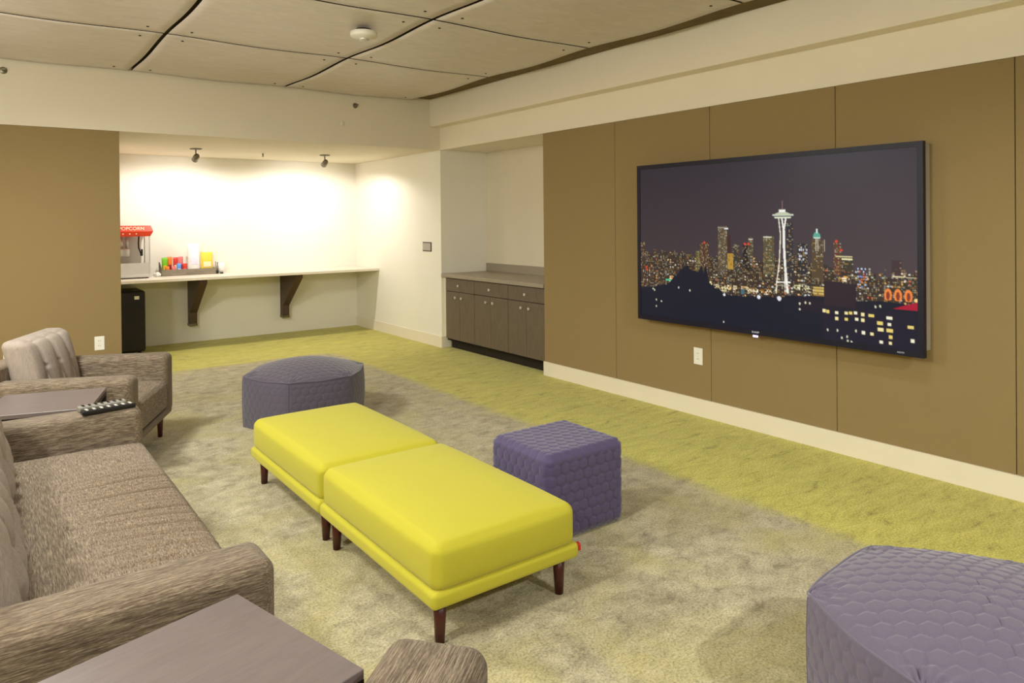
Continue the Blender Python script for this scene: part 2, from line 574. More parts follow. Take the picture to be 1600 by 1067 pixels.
# sidewall sprinklers on the beam, and a blank cover disc
def sidewall_sprinkler(x, z, label):
    t = thing('sprinkler_head', label, 'sprinkler', (x, YC, z), 0, 'sprinklers on the beam')
    mt = Matrix.Rotation(PI / 2, 4, 'X')
    lathe('escutcheon', [(0, 0.002), (0.026, 0.004), (0.030, 0.0)], M['brass_head'], t, 24, mt)
    lathe('nozzle', [(0.011, 0.0), (0.011, 0.028), (0.007, 0.030), (0.007, 0.042), (0, 0.042)], M['brass_head'], t, 16, mt)
    box('deflector', (-0.016, 0.016, -0.05, -0.042, -0.004, 0.014), M['brass_head'], t, 0.001)
sidewall_sprinkler(0.175, 2.856, 'small metal sprinkler high on the beam at the left edge')
sidewall_sprinkler(3.39, 2.838, 'small metal sprinkler high on the beam near the right corner')
o = lathe('cover_plate', [(0, 0.006), (0.024, 0.006), (0.028, 0.0)], M['wall'], None, 28, Matrix.Rotation(PI / 2, 4, 'X'))
o.location = (3.236, YC, 2.628)
tag(o, 'small round painted cover disc on the beam below the right sprinkler', 'cover plate')

# ------------------------------------------------------------------ alcove: counter, brackets, spots
t = thing('counter', 'long pale counter shelf on brown brackets along the alcove wall', 'counter', (2.767, 9.55, 0.85))
box('top', (XL - 2.767 + 0.002, XP - 2.767 - 0.001, 9.175 - 9.55, YB - 9.55 - 0.001, 0.0, 0.034), M['bar_top'], t, 0.003)
for bx in (2.19, 3.39):
    poly = [(YB - 0.002 - 9.55, 0.0), (9.29 - 9.55, 0.0), (9.29 - 9.55, -0.05), (9.83 - 9.55, -0.46), (9.83 - 9.55, -0.60), (YB - 0.002 - 9.55, -0.60)]
    b = prism('bracket', poly, 0, bx - 2.767 - 0.045, bx - 2.767 + 0.045, M['bracket'], t, 0.003)
    box('foot', (bx - 2.767 - 0.05, bx - 2.767 + 0.05, 9.822 - 9.55, YB - 0.002 - 9.55, -0.632, -0.60), M['grey_steel'], b, 0.003)

spots = [(2.007, 8.80, 'grey spotlight on the alcove ceiling above the popcorn machine side', (1.94, YB, 1.70)),
         (3.561, 8.81, 'grey spotlight on the alcove ceiling nearer the corner', (3.60, YB, 1.72))]
lamp_jobs = []
for sx, sy, lab, aim in spots:
    t = thing('ceiling_spotlight', lab, 'spotlight', (sx, sy, ZB), 0, 'spotlights in the alcove')
    lathe('canopy', [(0, 0.0), (0.066, 0.0), (0.066, -0.008), (0.055, -0.013), (0, -0.013)], M['grey_steel'], t, 28)
    tube('stem', [(0, 0, -0.012), (0, 0, -0.075)], 0.007, M['grey_steel'], t)
    d = (Vector(aim) - Vector((sx, sy, ZB - 0.105))).normalized()
    q = d.to_track_quat('Z', 'Y').to_matrix().to_4x4()
    mt = Matrix.Translation((0, 0, -0.105)) @ q
    h = lathe('lamp_head', [(0, -0.055), (0.026, -0.052), (0.033, -0.03), (0.036, 0.045), (0.033, 0.045), (0.031, 0.02), (0, 0.02)], M['grey_steel'], t, 24, mt)
    lathe('bulb', [(0.029, 0.021), (0.027, 0.028), (0, 0.03)], M['bulb'], h, 20, mt)
    lamp_jobs.append((Vector((sx, sy, ZB - 0.105)) + d * 0.06, d))
t = thing('sprinkler_head', 'small pendent sprinkler on the alcove ceiling between the two spotlights', 'sprinkler', (2.815, 8.934, ZB))
lathe('escutcheon', [(0, 0.0), (0.030, 0.0), (0.026, -0.006), (0.012, -0.008), (0, -0.008)], M['nickel'], t, 24)
lathe('nozzle', [(0.010, -0.006), (0.010, -0.03), (0.005, -0.034), (0.005, -0.045), (0, -0.045)], M['brass_head'], t, 16)
lathe('deflector', [(0, -0.044), (0.017, -0.045), (0.017, -0.048), (0, -0.048)], M['brass_head'], t, 20)

# wall plates
def wall_plate(name, label, cat, loc, normal, w, h, frame, face, group=None, slots=True):
    """local frame: x along the wall, y out of the wall, z up"""
    rz = {'-x': PI / 2, '-y': PI}[normal]
    t = thing(name, label, cat, loc, rz, group)
    box('cover', (-w / 2, w / 2, 0, 0.006, -h / 2, h / 2), frame, t, 0.002)
    if slots:
        for dz in (-0.022, 0.022):
            r = box('socket', (-0.017, 0.017, 0.0055, 0.0075, dz - 0.014, dz + 0.014), face, t, 0.001)
            for dx in (-0.007, 0.007):
                box('slot', (dx - 0.0012, dx + 0.0012, 0.0072, 0.0078, dz - 0.005, dz + 0.006), M['black'], r)
        lathe('screw', [(0.003, 0.0), (0.003, 0.0015), (0, 0.002)], M['nickel'], t, 10, Matrix.Translation((0, 0.006, 0)) @ Matrix.Rotation(-PI / 2, 4, 'X'))
    return t
wall_plate('outlet', 'white wall outlet below the television', 'outlet', (XP, 3.622, 0.466), '-x', 0.084, 0.130, M['white'], M['white'])
wall_plate('outlet', 'white wall outlet above the armchair arm by the alcove corner', 'outlet', (0.865, YC + 0.005, 0.452), '-y', 0.080, 0.125, M['white'], M['white'], 'outlets on the left panel')
wall_plate('outlet', 'white wall outlet mostly hidden behind the tufted chair back', 'outlet', (0.205, YC + 0.005, 0.452), '-y', 0.115, 0.118, M['white'], M['white'], 'outlets on the left panel')
t = wall_plate('light_switch', 'beige switch plate in a dark frame on the alcove side wall', 'light switch', (XP, 7.825, 1.217), '-x', 0.215, 0.118, M['bracket'], M['trim'], None, False)
box('rocker', (-0.095, 0.095, 0.006, 0.012, -0.046, 0.046), M['tv_shell'], t, 0.002)

# ------------------------------------------------------------------ mini fridge under the counter
t = thing('mini_fridge', 'black mini fridge under the counter at the left', 'fridge', (1.305, 9.62, 0))
box('body', (-0.25, 0.25, -0.215, 0.30, 0.03, 0.745), M['fridge'], t, 0.012, 3)
d = box('door', (-0.25, 0.25, -0.27, -0.222, 0.05, 0.74), M['fridge'], t, 0.012, 3)
box('handle', (-0.22, -0.20, -0.29, -0.27, 0.45, 0.66), M['black'], d, 0.004)
box('sticker', (0.135, 0.185, -0.2715, -0.2698, 0.652, 0.690), M['white'], d)
for fx in (-0.2, 0.2):
    for fy in (-0.18, 0.25):
        tube('foot', [(fx, fy, 0), (fx, fy, 0.035)], 0.018, M['black'], t)

# ------------------------------------------------------------------ popcorn machine
ZC = 0.884
t = thing('popcorn_machine', 'red topped glass popcorn machine on the counter at the left', 'popcorn machine', (1.42, 9.68, ZC))
W2, D2 = 0.222, 0.175
base = box('base', (-W2, W2, -D2, D2, 0.012, 0.05), M['steel'], t, 0.006)
box('crumb_tray', (-W2 + 0.02, W2 - 0.02, -D2 - 0.008, -D2 + 0.02, 0.018, 0.04), M['steel'], base, 0.003)
for fx in (-0.19, 0.19):
    for fy in (-0.14, 0.14):
        tube('foot', [(fx, fy, 0), (fx, fy, 0.014)], 0.016, M['black'], t)
for fx in (-1, 1):
    for fy in (-1, 1):
        box('corner_post', (fx * W2 - (0.012 if fx > 0 else 0), fx * W2 + (0 if fx > 0 else 0.012), fy * D2 - (0.012 if fy > 0 else 0), fy * D2 + (0 if fy > 0 else 0.012), 0.05, 0.502), M['steel'], t)
box('side_glass', (W2 - 0.006, W2 - 0.003, -D2 + 0.012, D2 - 0.012, 0.05, 0.502), M['glass'], t)
box('side_glass', (-W2 + 0.003, -W2 + 0.006, -D2 + 0.012, D2 - 0.012, 0.05, 0.502), M['glass'], t)
dr = box('glass_door', (-W2 + 0.012, W2 - 0.012, -D2 + 0.003, -D2 + 0.006, 0.19, 0.495), M['glass'], t)
box('handle', (0.12, 0.14, -D2 - 0.012, -D2 + 0.003, 0.27, 0.35), M['black'], dr, 0.003)
box('serving_panel', (-W2 + 0.012, W2 - 0.012, -D2 + 0.004, -D2 + 0.010, 0.05, 0.186), M['steel'], t)
box('back_panel', (-W2 + 0.012, W2 - 0.012, D2 - 0.008, D2 - 0.004, 0.05, 0.502), M['glass'], t)
# flared canopy
bm = bmesh.new()
def ring(hx, hy, z): return [bm.verts.new((sx * hx, sy * hy, z)) for sx, sy in ((-1, -1), (1, -1), (1, 1), (-1, 1))]
rr = [ring(W2, D2, 0.502), ring(W2 + 0.005, D2 + 0.005, 0.51), ring(W2 + 0.03, D2 + 0.028, 0.562), ring(W2 + 0.008, D2 + 0.006, 0.625), ring(W2 + 0.008, D2 + 0.006, 0.63)]
for a, b in zip(rr[:-1], rr[1:]):
    for k in range(4): bm.faces.new((a[k], a[(k + 1) % 4], b[(k + 1) % 4], b[k]))
bm.faces.new(rr[0][::-1]); bm.faces.new(rr[-1])
cn = bmesh_obj('canopy', bm, M['red'], t)
def text_mesh(name, s, size, mat, parent, loc, rot, ext=0.0008, align='CENTER'):
    cu = bpy.data.curves.new(name, 'FONT')
    cu.body = s; cu.size = size; cu.extrude = ext; cu.align_x = align; cu.align_y = 'CENTER'
    tmp = bpy.data.objects.new(name + '_tmp', cu); C.objects.link(tmp)
    bpy.context.view_layer.update()
    me = bpy.data.meshes.new_from_object(tmp.evaluated_get(bpy.context.evaluated_depsgraph_get()))
    bpy.data.objects.remove(tmp); bpy.data.curves.remove(cu)
    me.name = name
    o = link(name, me, mat, parent)
    o.location = loc; o.rotation_euler = rot
    return o
text_mesh('lettering', 'POPCORN', 0.058, M['cream_ink'], cn, (0.02, -D2 - 0.0195, 0.595), (PI / 2 - 0.34, 0, 0))
for k in range(3):
    b = lathe('star', [(0, 0.002), (0.007, 0.001), (0.009, 0)], M['cream_ink'], cn, 10, Matrix.Translation((-0.07 + 0.07 * k, -D2 - 0.016, 0.533)) @ Matrix.Rotation(PI / 2 + 0.4, 4, 'X'))
k = lathe('kettle', [(0, 0.0), (0.07, 0.0), (0.078, 0.01), (0.078, 0.085), (0.06, 0.1), (0, 0.104)], M['steel'], t, 32, Matrix.Translation((-0.05, 0.0, 0.26)))
tube('kettle_handle', [(-0.125, -0.02, 0.31), (-0.17, -0.05, 0.31)], 0.008, M['black'], k)
for dx in (-0.06, 0.0):
    tube('hanger_arm', [(dx, 0.02, 0.36), (dx, 0.02, 0.50)], 0.018, M['steel'], t)
tube('power_cord', [(0.135, 0.05, 0.50), (0.13, 0.05, 0.42), (0.13, 0.04, 0.36), (0.15, 0.03, 0.30), (0.155, 0.03, 0.26)], 0.008, M['black'], t)
# popped corn: a heap on the floor of the case, uncountable
bm = bmesh.new()
for k in range(170):
    x = random.uniform(-0.19, 0.19); y = random.uniform(-0.14, 0.15)
    z = 0.058 + random.random() * 0.05
    r = random.uniform(0.010, 0.016)
    g = bmesh.ops.create_icosphere(bm, subdivisions=1, radius=r, matrix=Matrix.Translation((x, y, z)))
    for v in g['verts']: v.co += Vector((random.uniform(-.3, .3), random.uniform(-.3, .3), random.uniform(-.3, .3))) * r
o = bmesh_obj('popped_corn', bm, M['popcorn'], None, True)
o.location = (1.42, 9.68, ZC)
tag(o, 'cream popped corn heaped in the glass popcorn machine', 'popcorn', kind='stuff')

# ------------------------------------------------------------------ snack tray and what stands in it
t = thing('snack_tray', 'grey wooden tray of snacks on the counter', 'tray', (2.12, 9.77, ZC))
tw, td = 0.315, 0.085
box('floor_board', (-tw, tw, -td, td, 0.001, 0.010), M['tray'], t)
box('front_board', (-tw, tw, -td - 0.010, -td, 0.001, 0.078), M['tray'], t, 0.002)
box('back_board', (-tw, tw, td, td + 0.010, 0.001, 0.078), M['tray'], t, 0.002)
prism('end_board', [(-td - 0.010, 0.001), (td + 0.010, 0.001), (td + 0.010, 0.17), (td - 0.03, 0.17), (-td - 0.010, 0.09)], 0, -tw - 0.010, -tw, M['tray'], t, 0.002)
prism('end_board', [(-td - 0.010, 0.001), (td + 0.010, 0.001), (td + 0.010, 0.078), (-td - 0.010, 0.078)], 0, tw, tw + 0.010, M['tray'], t, 0.002)
box('divider', (-0.020, -0.012, -td, td, 0.010, 0.075), M['tray'], t)

def pouch(name, label, cat, loc, w, h, d, mat, band=None, group=None, tilt=0.0, rz=0.0):
    """crimped foil or paper pouch, standing, with a printed band as a part"""
    root = thing(name, label, cat, loc, rz, group)
    nx, nz = 8, 10
    bm = bmesh.new()
    F, B = [], []
    for i in range(nx + 1):
        a, b = [], []
        for j in range(nz + 1):
            u, v = i / nx, j / nz
            thick = d / 2 * (math.sin(PI * min(1, max(0.0, u))) ** 0.5) * (1.0 if v < 0.55 else max(0.04, 1 - ((v - 0.55) / 0.42) ** 2) if v < 0.97 else 0.05)
            thick = max(thick, 0.0012)
            x = (u - 0.5) * w * (1 - 0.06 * math.sin(PI * v)); z = v * h
            yo = math.tan(tilt) * z
            a.append(bm.verts.new((x, yo - thick, z))); b.append(bm.verts.new((x, yo + thick, z)))
        F.append(a); B.append(b)
    for i in range(nx):
        for j in range(nz):
            bm.faces.new((F[i][j], F[i + 1][j], F[i + 1][j + 1], F[i][j + 1]))
            bm.faces.new((B[i][j], B[i][j + 1], B[i + 1][j + 1], B[i + 1][j]))
    for j in range(nz):
        bm.faces.new((F[0][j], F[0][j + 1], B[0][j + 1], B[0][j]))
        bm.faces.new((F[nx][j], B[nx][j], B[nx][j + 1], F[nx][j + 1]))
    for i in range(nx):
        bm.faces.new((F[i][0], B[i][0], B[i + 1][0], F[i + 1][0]))
        bm.faces.new((F[i][nz], F[i + 1][nz], B[i + 1][nz], B[i][nz]))
    bmesh_obj('pouch_body', bm, mat, root, True)
    if band is not None:
        y = -d / 2 - 0.0015
        bm = bmesh.new()
        add_box(bm, -w * 0.30, w * 0.30, y, y + 0.004, h * 0.30, h * 0.55, 0.001, 1)
        for v in bm.verts: v.co.y += math.tan(tilt) * v.co.z
        bmesh_obj('printed_band', bm, band, root)
    return root
pk = {}
for nm, rgb in dict(green=(120, 196, 44), orange=(236, 128, 40), redp=(214, 54, 40), pink=(230, 120, 120), blue=(92, 150, 226), yellow=(246, 206, 70), cream=(246, 232, 190), darkred=(150, 40, 48), lilac=(226, 220, 236)).items():
    pk[nm] = plain(nm + '_packet_print', rgb, 0.45, 0, 0.4, 0.08, 30)
# back row stands on the tray floor at y +0.045, front row at y -0.045
TX, TY, TZ = 2.12, 9.77, ZC + 0.0105
rows = [('green', 'yellow', 'bright green snack packet at the left end of the tray', 1.853, 0.03, 0.068, 0.215),
        ('orange', 'darkred', 'orange snack packet with dark top in the back row next to the green one', 1.914, 0.045, 0.056, 0.222),
        ('redp', 'cream', 'red snack packet in the middle of the back row', 1.983, 0.045, 0.060, 0.212),
        ('pink', 'darkred', 'pinkish red snack packet at the right of the back row', 2.043, 0.045, 0.056, 0.220),
        ('orange', 'cream', 'small orange snack packet in the front row at the left', 1.869, -0.045, 0.050, 0.108),
        ('pink', 'cream', 'small pink snack packet in the front row, second from left', 1.942, -0.045, 0.054, 0.106),
        ('blue', 'lilac', 'blue snack packet in the front row', 2.004, -0.045, 0.054, 0.140),
        ('redp', 'pink', 'red snack packet in the front row beside the white bag', 2.072, -0.045, 0.054, 0.138)]
for c1, c2, lab, x, dy, w, h in rows:
    pouch('snack_packet', lab, 'snack packet', (x, TY + dy, TZ), w, h, 0.028, pk[c1], pk[c2], 'snack packets in the tray')
pouch('paper_bag', 'tall white paper bag standing in the tray', 'paper bag', (2.186, TY - 0.01, TZ), 0.150, 0.385, 0.060, M['paper'], pk['lilac'], None, 0.05)
pouch('snack_bag', 'yellow snack bag leaning in the right half of the tray', 'snack bag', (2.345, TY - 0.01, TZ), 0.150, 0.268, 0.055, pk['yellow'], pk['cream'], None, 0.08)

# paper cup with pens beside it
t = thing('paper_cup', 'white paper cup on the counter right of the tray', 'cup', (2.512, 9.76, ZC))
lathe('cup_body', [(0, 0.001), (0.042, 0.001), (0.054, 0.142), (0.051, 0.142), (0.040, 0.008), (0, 0.008)], M['paper'], t, 30)
lathe('rim', [(0.0525, 0.138), (0.0565, 0.141), (0.0565, 0.145), (0.0525, 0.147), (0.050, 0.144)], M['paper'], t, 30)
t = thing('pen_holder', 'small dark holder with pens between tray and paper cup', 'pen holder', (2.4475, 9.69, ZC))
lathe('holder', [(0, 0.001), (0.020, 0.001), (0.021, 0.05), (0.019, 0.05), (0.018, 0.004), (0, 0.004)], M['black'], t, 20)
o = tube('pen', [(2.443, 9.69, ZC + 0.0055), (2.435, 9.695, ZC + 0.16)], 0.0045, M['grey_steel'])
tag(o, 'grey pen leaning left in the small dark holder', 'pen', 'pens in the holder')
o = tube('pen', [(2.451, 9.692, ZC + 0.0055), (2.457, 9.69, ZC + 0.15)], 0.0045, M['bracket'])
tag(o, 'brown pen leaning right in the small dark holder', 'pen', 'pens in the holder')
t = thing('binder_clip', 'small black clip lying in front of the paper cup', 'clip', (2.50, 9.665, ZC))
prism('clip_body', [(-0.012, 0.0), (0.012, 0.0), (0.004, 0.018), (-0.004, 0.018)], 0, -0.018, 0.018, M['black'], t)
tube('wire', [(-0.012, 0, 0.016), (-0.006, 0, 0.034), (0.006, 0, 0.034), (0.012, 0, 0.016)], 0.0018, M['black'], t)

# crumpled napkin
bm = bmesh.new()
g = bmesh.ops.create_icosphere(bm, subdivisions=4, radius=1.0)
for v in bm.verts:
    n = mnoise.noise(v.co * 2.3) * 0.35 + mnoise.noise(v.co * 5.1) * 0.2
    v.co *= 1 + n
    v.co = Vector((v.co.x * 0.038, v.co.y * 0.034, max(-0.9, v.co.z) * 0.030))
zmin = min(v.co.z for v in bm.verts)
for v in bm.verts: v.co.z -= zmin
o = bmesh_obj('napkin', bm, M['paper'], None, True)
o.location = (1.738, 9.64, ZC)
tag(o, 'crumpled white napkin on the counter left of the tray', 'napkin')

# ------------------------------------------------------------------ base cabinets in the niche
XCF = 4.515
ybs = [YC - 0.052, 6.815, 6.165, YP + 0.004]
cab_labels = ['dark grey brown base cabinet unit at the left end, next to the alcove wall',
              'dark grey brown base cabinet unit in the middle of the three',
              'dark grey brown base cabinet unit at the right end, next to the tan panel']
def knob(name, y, z, parent):
    """square nickel knob on a short post; local x points into the cabinet"""
    bm = bmesh.new()
    add_box(bm, -0.030, -0.018, y - 0.013, y + 0.013, z - 0.013, z + 0.013, 0.002, 1)
    add_tube(bm, [(-0.019, y, z), (0.001, y, z)], 0.006, 10)
    return bmesh_obj(name, bm, M['nickel'], parent)
for i in range(3):
    ya, yb = ybs[i + 1], ybs[i]
    ym = (ya + yb) / 2
    t = thing('base_cabinet', cab_labels[i], 'cabinet', (XCF, ym, 0), 0, 'base cabinets in the niche')
    hw = (yb - ya) / 2
    box('body', (0.021, 0.62, -hw, hw, 0.10, 0.858), M['gap'], t)
    box('toe_kick', (0.085, 0.60, -hw, hw, 0.0, 0.10), M['toe'], t)
    g = 0.003
    d = box('drawer_front', (0.0, 0.02, -hw + g, hw - g, 0.698, 0.848), M['lam'], t, 0.0015, 1)
    knob('knob', 0.0, 0.772, d)
    for s in (-1, 1):
        y0, y1 = (g * 0.5, hw - g) if s > 0 else (-hw + g, -g * 0.5)
        d = box('door', (0.0, 0.02, y0, y1, 0.125, 0.692), M['lam'], t, 0.0015, 1)
        knob('knob', s * 0.066, 0.630, d)
t = thing('worktop', 'taupe worktop with low backsplash over the three cabinets', 'worktop', (4.8, 6.5, 0.858))
box('slab', (4.482 - 4.8, XN - 4.8 - 0.001, YP - 6.5 + 0.002, YC - 6.5 - 0.002, 0.001, 0.043), M['counter'], t, 0.003)
box('backsplash', (XN - 4.8 - 0.021, XN - 4.8 - 0.001, YP - 6.5 + 0.002, YC - 6.5 - 0.002, 0.043, 0.143), M['counter'], t, 0.002)
o = box('filler_strip', (XCF + 0.004, XCF + 0.5, ybs[0] + 0.001, YC - 0.001, 0.136, 0.857), M['wall'], None)
tag(o, 'narrow cream filler strip between the left cabinet and the wall', 'filler strip')

# ------------------------------------------------------------------ television with its lit picture
TVY0, TVY1, TVZ0, TVZ1, TVX = 1.905, 4.145, 0.717, 1.977, 4.369
TW, TH = TVY1 - TVY0, TVZ1 - TVZ0
t = thing('television', 'huge wall mounted television showing a night skyline', 'television', (TVX, (TVY0 + TVY1) / 2, TVZ0))
def fr(mat):
    bm = bmesh.new()
    b, hw = 0.034, TW / 2
    add_box(bm, 0.0, 0.035, -hw, -hw + b, 0, TH)
    add_box(bm, 0.0, 0.035, hw - b, hw, 0, TH)
    add_box(bm, 0.0, 0.035, -hw + b, hw - b, TH - b, TH)
    add_box(bm, 0.0, 0.035, -hw + b, hw - b, 0, b + 0.004)
    return bmesh_obj('bezel', bm, mat, t)
fr(M['bezel'])
box('back_shell', (0.035, XP - TVX - 0.0005, -TW / 2 + 0.012, TW / 2 - 0.012, 0.035, TH - 0.012), M['tv_shell'], t, 0.006)
box('power_light', (-0.004, 0.004, 0.0 - 0.02, 0.02, -0.016, -0.002), M['led'], t, 0.002)
text_mesh('logo', 'SHARP', 0.020, M['glow_ink'], t, (-0.0006, 0.0, 0.0185), (PI / 2, 0, -PI / 2), 0.0004)
text_mesh('small_print', 'AQUOS', 0.012, M['glow_ink'], t, (-0.0006, -TW / 2 + 0.13, 0.0185), (PI / 2, 0, -PI / 2), 0.0003)

def paint_skyline(nx, ny):
    """the picture on the screen: u metres from its left edge, v metres from the bottom of the set"""
    u = np.linspace(0.034, TW - 0.034, nx + 1)[None, :].repeat(ny + 1, 0)
    v = np.linspace(0.036, TH - 0.034, ny + 1)[:, None].repeat(nx + 1, 1)
    S = lambda *c: np.array(lin(*c)[:3])
    img = np.zeros((ny + 1, nx + 1, 3))
    k = np.clip((v - 0.5) / 0.72, 0, 1)[..., None]
    h = (u / TW)[..., None]
    img[:] = S(74, 62, 66) * (1 - k) + S(56, 50, 58) * k
    img *= 0.82 + 0.32 * h
    def rect(u0, u1, v0, v1, col, a=1.0):
        m = (u >= u0) & (u <= u1) & (v >= v0) & (v <= v1)
        img[m] = img[m] * (1 - a) + S(*col) * a
        return m
    warm = [(226, 200, 150), (196, 160, 100), (250, 236, 200), (150, 120, 80), (228, 180, 96), (190, 196, 180), (120, 100, 76)]
    def cells(mask, cu, cv, p, pal, gain=1.0, fu=0.7, fv=0.6):
        iu = np.floor(u / cu).astype(int); iv = np.floor(v / cv).astype(int)
        hsh = np.abs(np.sin(iu * 127.1 + iv * 311.7 + cu * 9e3) * 43758.5453) % 1.0
        pick = (np.abs(np.sin(iu * 269.5 + iv * 183.3) * 24634.6345) % 1.0 * len(pal)).astype(int)
        inside = ((u / cu) % 1 < fu) & ((v / cv) % 1 < fv)
        m = mask & (hsh < p) & inside
        cols = np.array([S(*c) for c in pal])
        img[m] = cols[pick[m]] * gain
    # far low-rise carpet of lights
    top = np.interp(u[0], [0.03, 0.1, 0.43, 0.6, 0.96, 1.2, 1.46, 1.75, 1.86, 1.95, 2.21], [0.55, 0.556, 0.566, 0.53, 0.55, 0.53, 0.56, 0.5, 0.47, 0.46, 0.49])
    jag = np.repeat(RNG.uniform(-0.02, 0.02, nx // 8 + 2), 8)[:nx + 1]
    m = v < (top + jag)[None, :]
    img[m] = S(62, 50, 44)
    cells(m, 0.0125, 0.0125, 0.5, warm, 0.42)
    cells(m, 0.0245, 0.019, 0.16, [(250, 230, 190), (255, 200, 130), (230, 230, 230), (220, 110, 80)], 0.9, 0.45, 0.5)
    towers = [(0.03, 0.083, 0.309, 0.633, (72, 56, 48), 0.35), (0.596, 0.666, 0.418, 0.576, (92, 86, 50), 0.6), (0.639, 0.72, 0.445, 0.635, (84, 58, 46), 0.4),
              (0.888, 0.914, 0.548, 0.70, (70, 44, 44), 0.0), (0.804, 0.885, 0.407, 0.761, (92, 80, 64), 0.45), (0.931, 0.985, 0.435, 0.632, (62, 58, 52), 0.4),
              (1.018, 1.075, 0.441, 0.64, (40, 36, 36), 0.35), (1.061, 1.105, 0.5, 0.685, (78, 72, 58), 0.6), (1.185, 1.268, 0.428, 0.695, (92, 84, 58), 0.5),
              (1.363, 1.413, 0.393, 0.784, (52, 50, 56), 0.3), (1.443, 1.519, 0.442, 0.651, (48, 46, 50), 0.35), (1.544, 1.625, 0.406, 0.68, (88, 72, 52), 0.3),
              (1.697, 1.745, 0.455, 0.66, (98, 62, 48), 0.5), (1.747, 1.821, 0.479, 0.577, (64, 60, 48), 0.2), (2.056, 2.115, 0.476, 0.561, (70, 54, 56), 0.05)]
    for (a, b, c, d, col, p) in towers:
        m = rect(a, b, c, d, col)
        cells(m, 0.0115, 0.0105, p, warm, 0.55, 0.7, 0.6)
    rect(0.887, 0.935, 0.451, 0.565, (186, 148, 64)); cells((u > 0.887) & (u < 0.935) & (v > 0.451) & (v < 0.565), 0.012, 0.03, 0.5, [(150, 112, 40)], 1.0)
    rect(0.86, 0.893, 0.742, 0.752, (240, 236, 240)); rect(0.889, 0.892, 0.75, 0.785, (200, 190, 190)); rect(0.804, 0.87, 0.748, 0.758, (150, 140, 130))
    rect(1.185, 1.25, 0.686, 0.692, (232, 226, 206)); rect(1.066, 1.1, 0.668, 0.676, (220, 216, 200))
    cells((u > 1.45) & (u < 1.515) & (v > 0.54) & (v < 0.63), 0.013, 0.02, 0.6, [(226, 226, 236)], 1.0, 0.6, 0.7)
    rect(1.75, 1.818, 0.553, 0.561, (240, 232, 180)); rect(1.71, 1.818, 0.57, 0.576, (220, 210, 160))
    # green lit dome
    m = ((u - 1.582) / 0.026) ** 2 + ((v - 0.692) / 0.036) ** 2 < 1
    m &= v > 0.69; img[m] = S(96, 170, 150)
    rect(1.558, 1.606, 0.684, 0.692, (226, 240, 226)); rect(1.574, 1.578, 0.60, 0.684, (230, 226, 206)); rect(1.586, 1.59, 0.60, 0.684, (230, 226, 206))
    rect(1.578, 1.586, 0.72, 0.748, (226, 240, 230)); rect(1.632, 1.637, 0.6, 0.68, (210, 200, 180))
    for a, b in ((0.68, 0.641), (1.034, 0.638), (1.714, 0.669), (1.747, 0.613), (0.092, 0.43), (0.10, 0.41), (1.065, 0.638)):
        m = ((u - a) / 0.010) ** 2 + ((v - b) / 0.008) ** 2 < 1; img[m] = S(222, 70, 46)
    # street glow at the foot of the towers
    for a, b, w, hh, col in ((0.72, 0.33, .03, .025, (255, 226, 150)), (0.79, 0.315, .03, .02, (255, 220, 150)), (0.851, 0.30, .03, .022, (255, 236, 170)), (0.9, 0.32, .02, .02, (255, 210, 130)),
                        (0.95, 0.32, .02, .02, (250, 220, 150)), (1.02, 0.325, .04, .015, (255, 190, 90)), (1.1, 0.31, .05, .02, (200, 150, 70)), (1.2, 0.31, .05, .02, (190, 130, 60)),
                        (1.763, 0.432, .035, .022, (230, 170, 80)), (1.47, 0.36, .06, .02, (190, 190, 130)), (1.55, 0.34, .05, .012, (200, 200, 140)), (0.36, 0.345, .03, .03, (230, 160, 80))):
        m = ((u - a) / w) ** 2 + ((v - b) / hh) ** 2 < 1
        cells(m, 0.011, 0.013, 0.75, [col, (255, 240, 200)], 1.0, 0.8, 0.8)
    rect(1.0, 1.03, 0.28, 0.315, (74, 110, 120))
    rect(1.555, 1.63, 0.312, 0.369, (150, 120, 60)); cells((u > 1.555) & (u < 1.63) & (v > 0.312) & (v < 0.369), 0.011, 0.02, 0.9, [(236, 206, 120)], 1.0)
    rect(0.30, 0.385, 0.333, 0.347, (70, 200, 150))
    # the right-hand hillside and its arches
    cells((u > 1.9) & (u < 2.2) & (v > 0.40) & (v < 0.51), 0.016, 0.016, 0.3, warm, 0.9)
    rect(2.06, 2.13, 0.462, 0.468, (236, 220, 170)); rect(2.14, 2.2, 0.46, 0.466, (240, 226, 180))
    cells((u > 1.85) & (u < 1.91) & (v > 0.38) & (v < 0.51), 0.012, 0.016, 0.6, [(210, 226, 250), (120, 150, 220), (236, 130, 70)], 1.0)
    for a in (2.036, 2.094, 2.154):
        m = ((u - a) / 0.023) ** 2 + ((v - 0.352) / 0.040) ** 2 < 1
        m2 = ((u - a) / 0.011) ** 2 + ((v - 0.349) / 0.026) ** 2 < 1
        img[m & (v > 0.322)] = S(246, 140, 70); img[m2 & (v > 0.322)] = S(140, 60, 40)
    # lit observation tower on splayed legs
    def line(pts, w, col):
        for (a, b), (c, d) in zip(pts[:-1], pts[1:]):
            L2 = (c - a) ** 2 + (d - b) ** 2
            tt = np.clip(((u - a) * (c - a) + (v - b) * (d - b)) / L2, 0, 1)
            img[np.hypot(u - a - tt * (c - a), v - b - tt * (d - b)) < w] = S(*col)
    white = (252, 250, 240)
    line([(1.306, 0.814), (1.319, 0.705), (1.312, 0.58), (1.308, 0.509), (1.288, 0.386), (1.283, 0.307)], 0.0042, (236, 228, 206))
    line([(1.359, 0.814), (1.342, 0.727)], 0.0055, white)
    line([(1.331, 0.814), (1.342, 0.736)], 0.0055, white)
    line([(1.343, 0.736), (1.346, 0.6), (1.352, 0.50), (1.362, 0.39), (1.37, 0.318)], 0.0085, white)
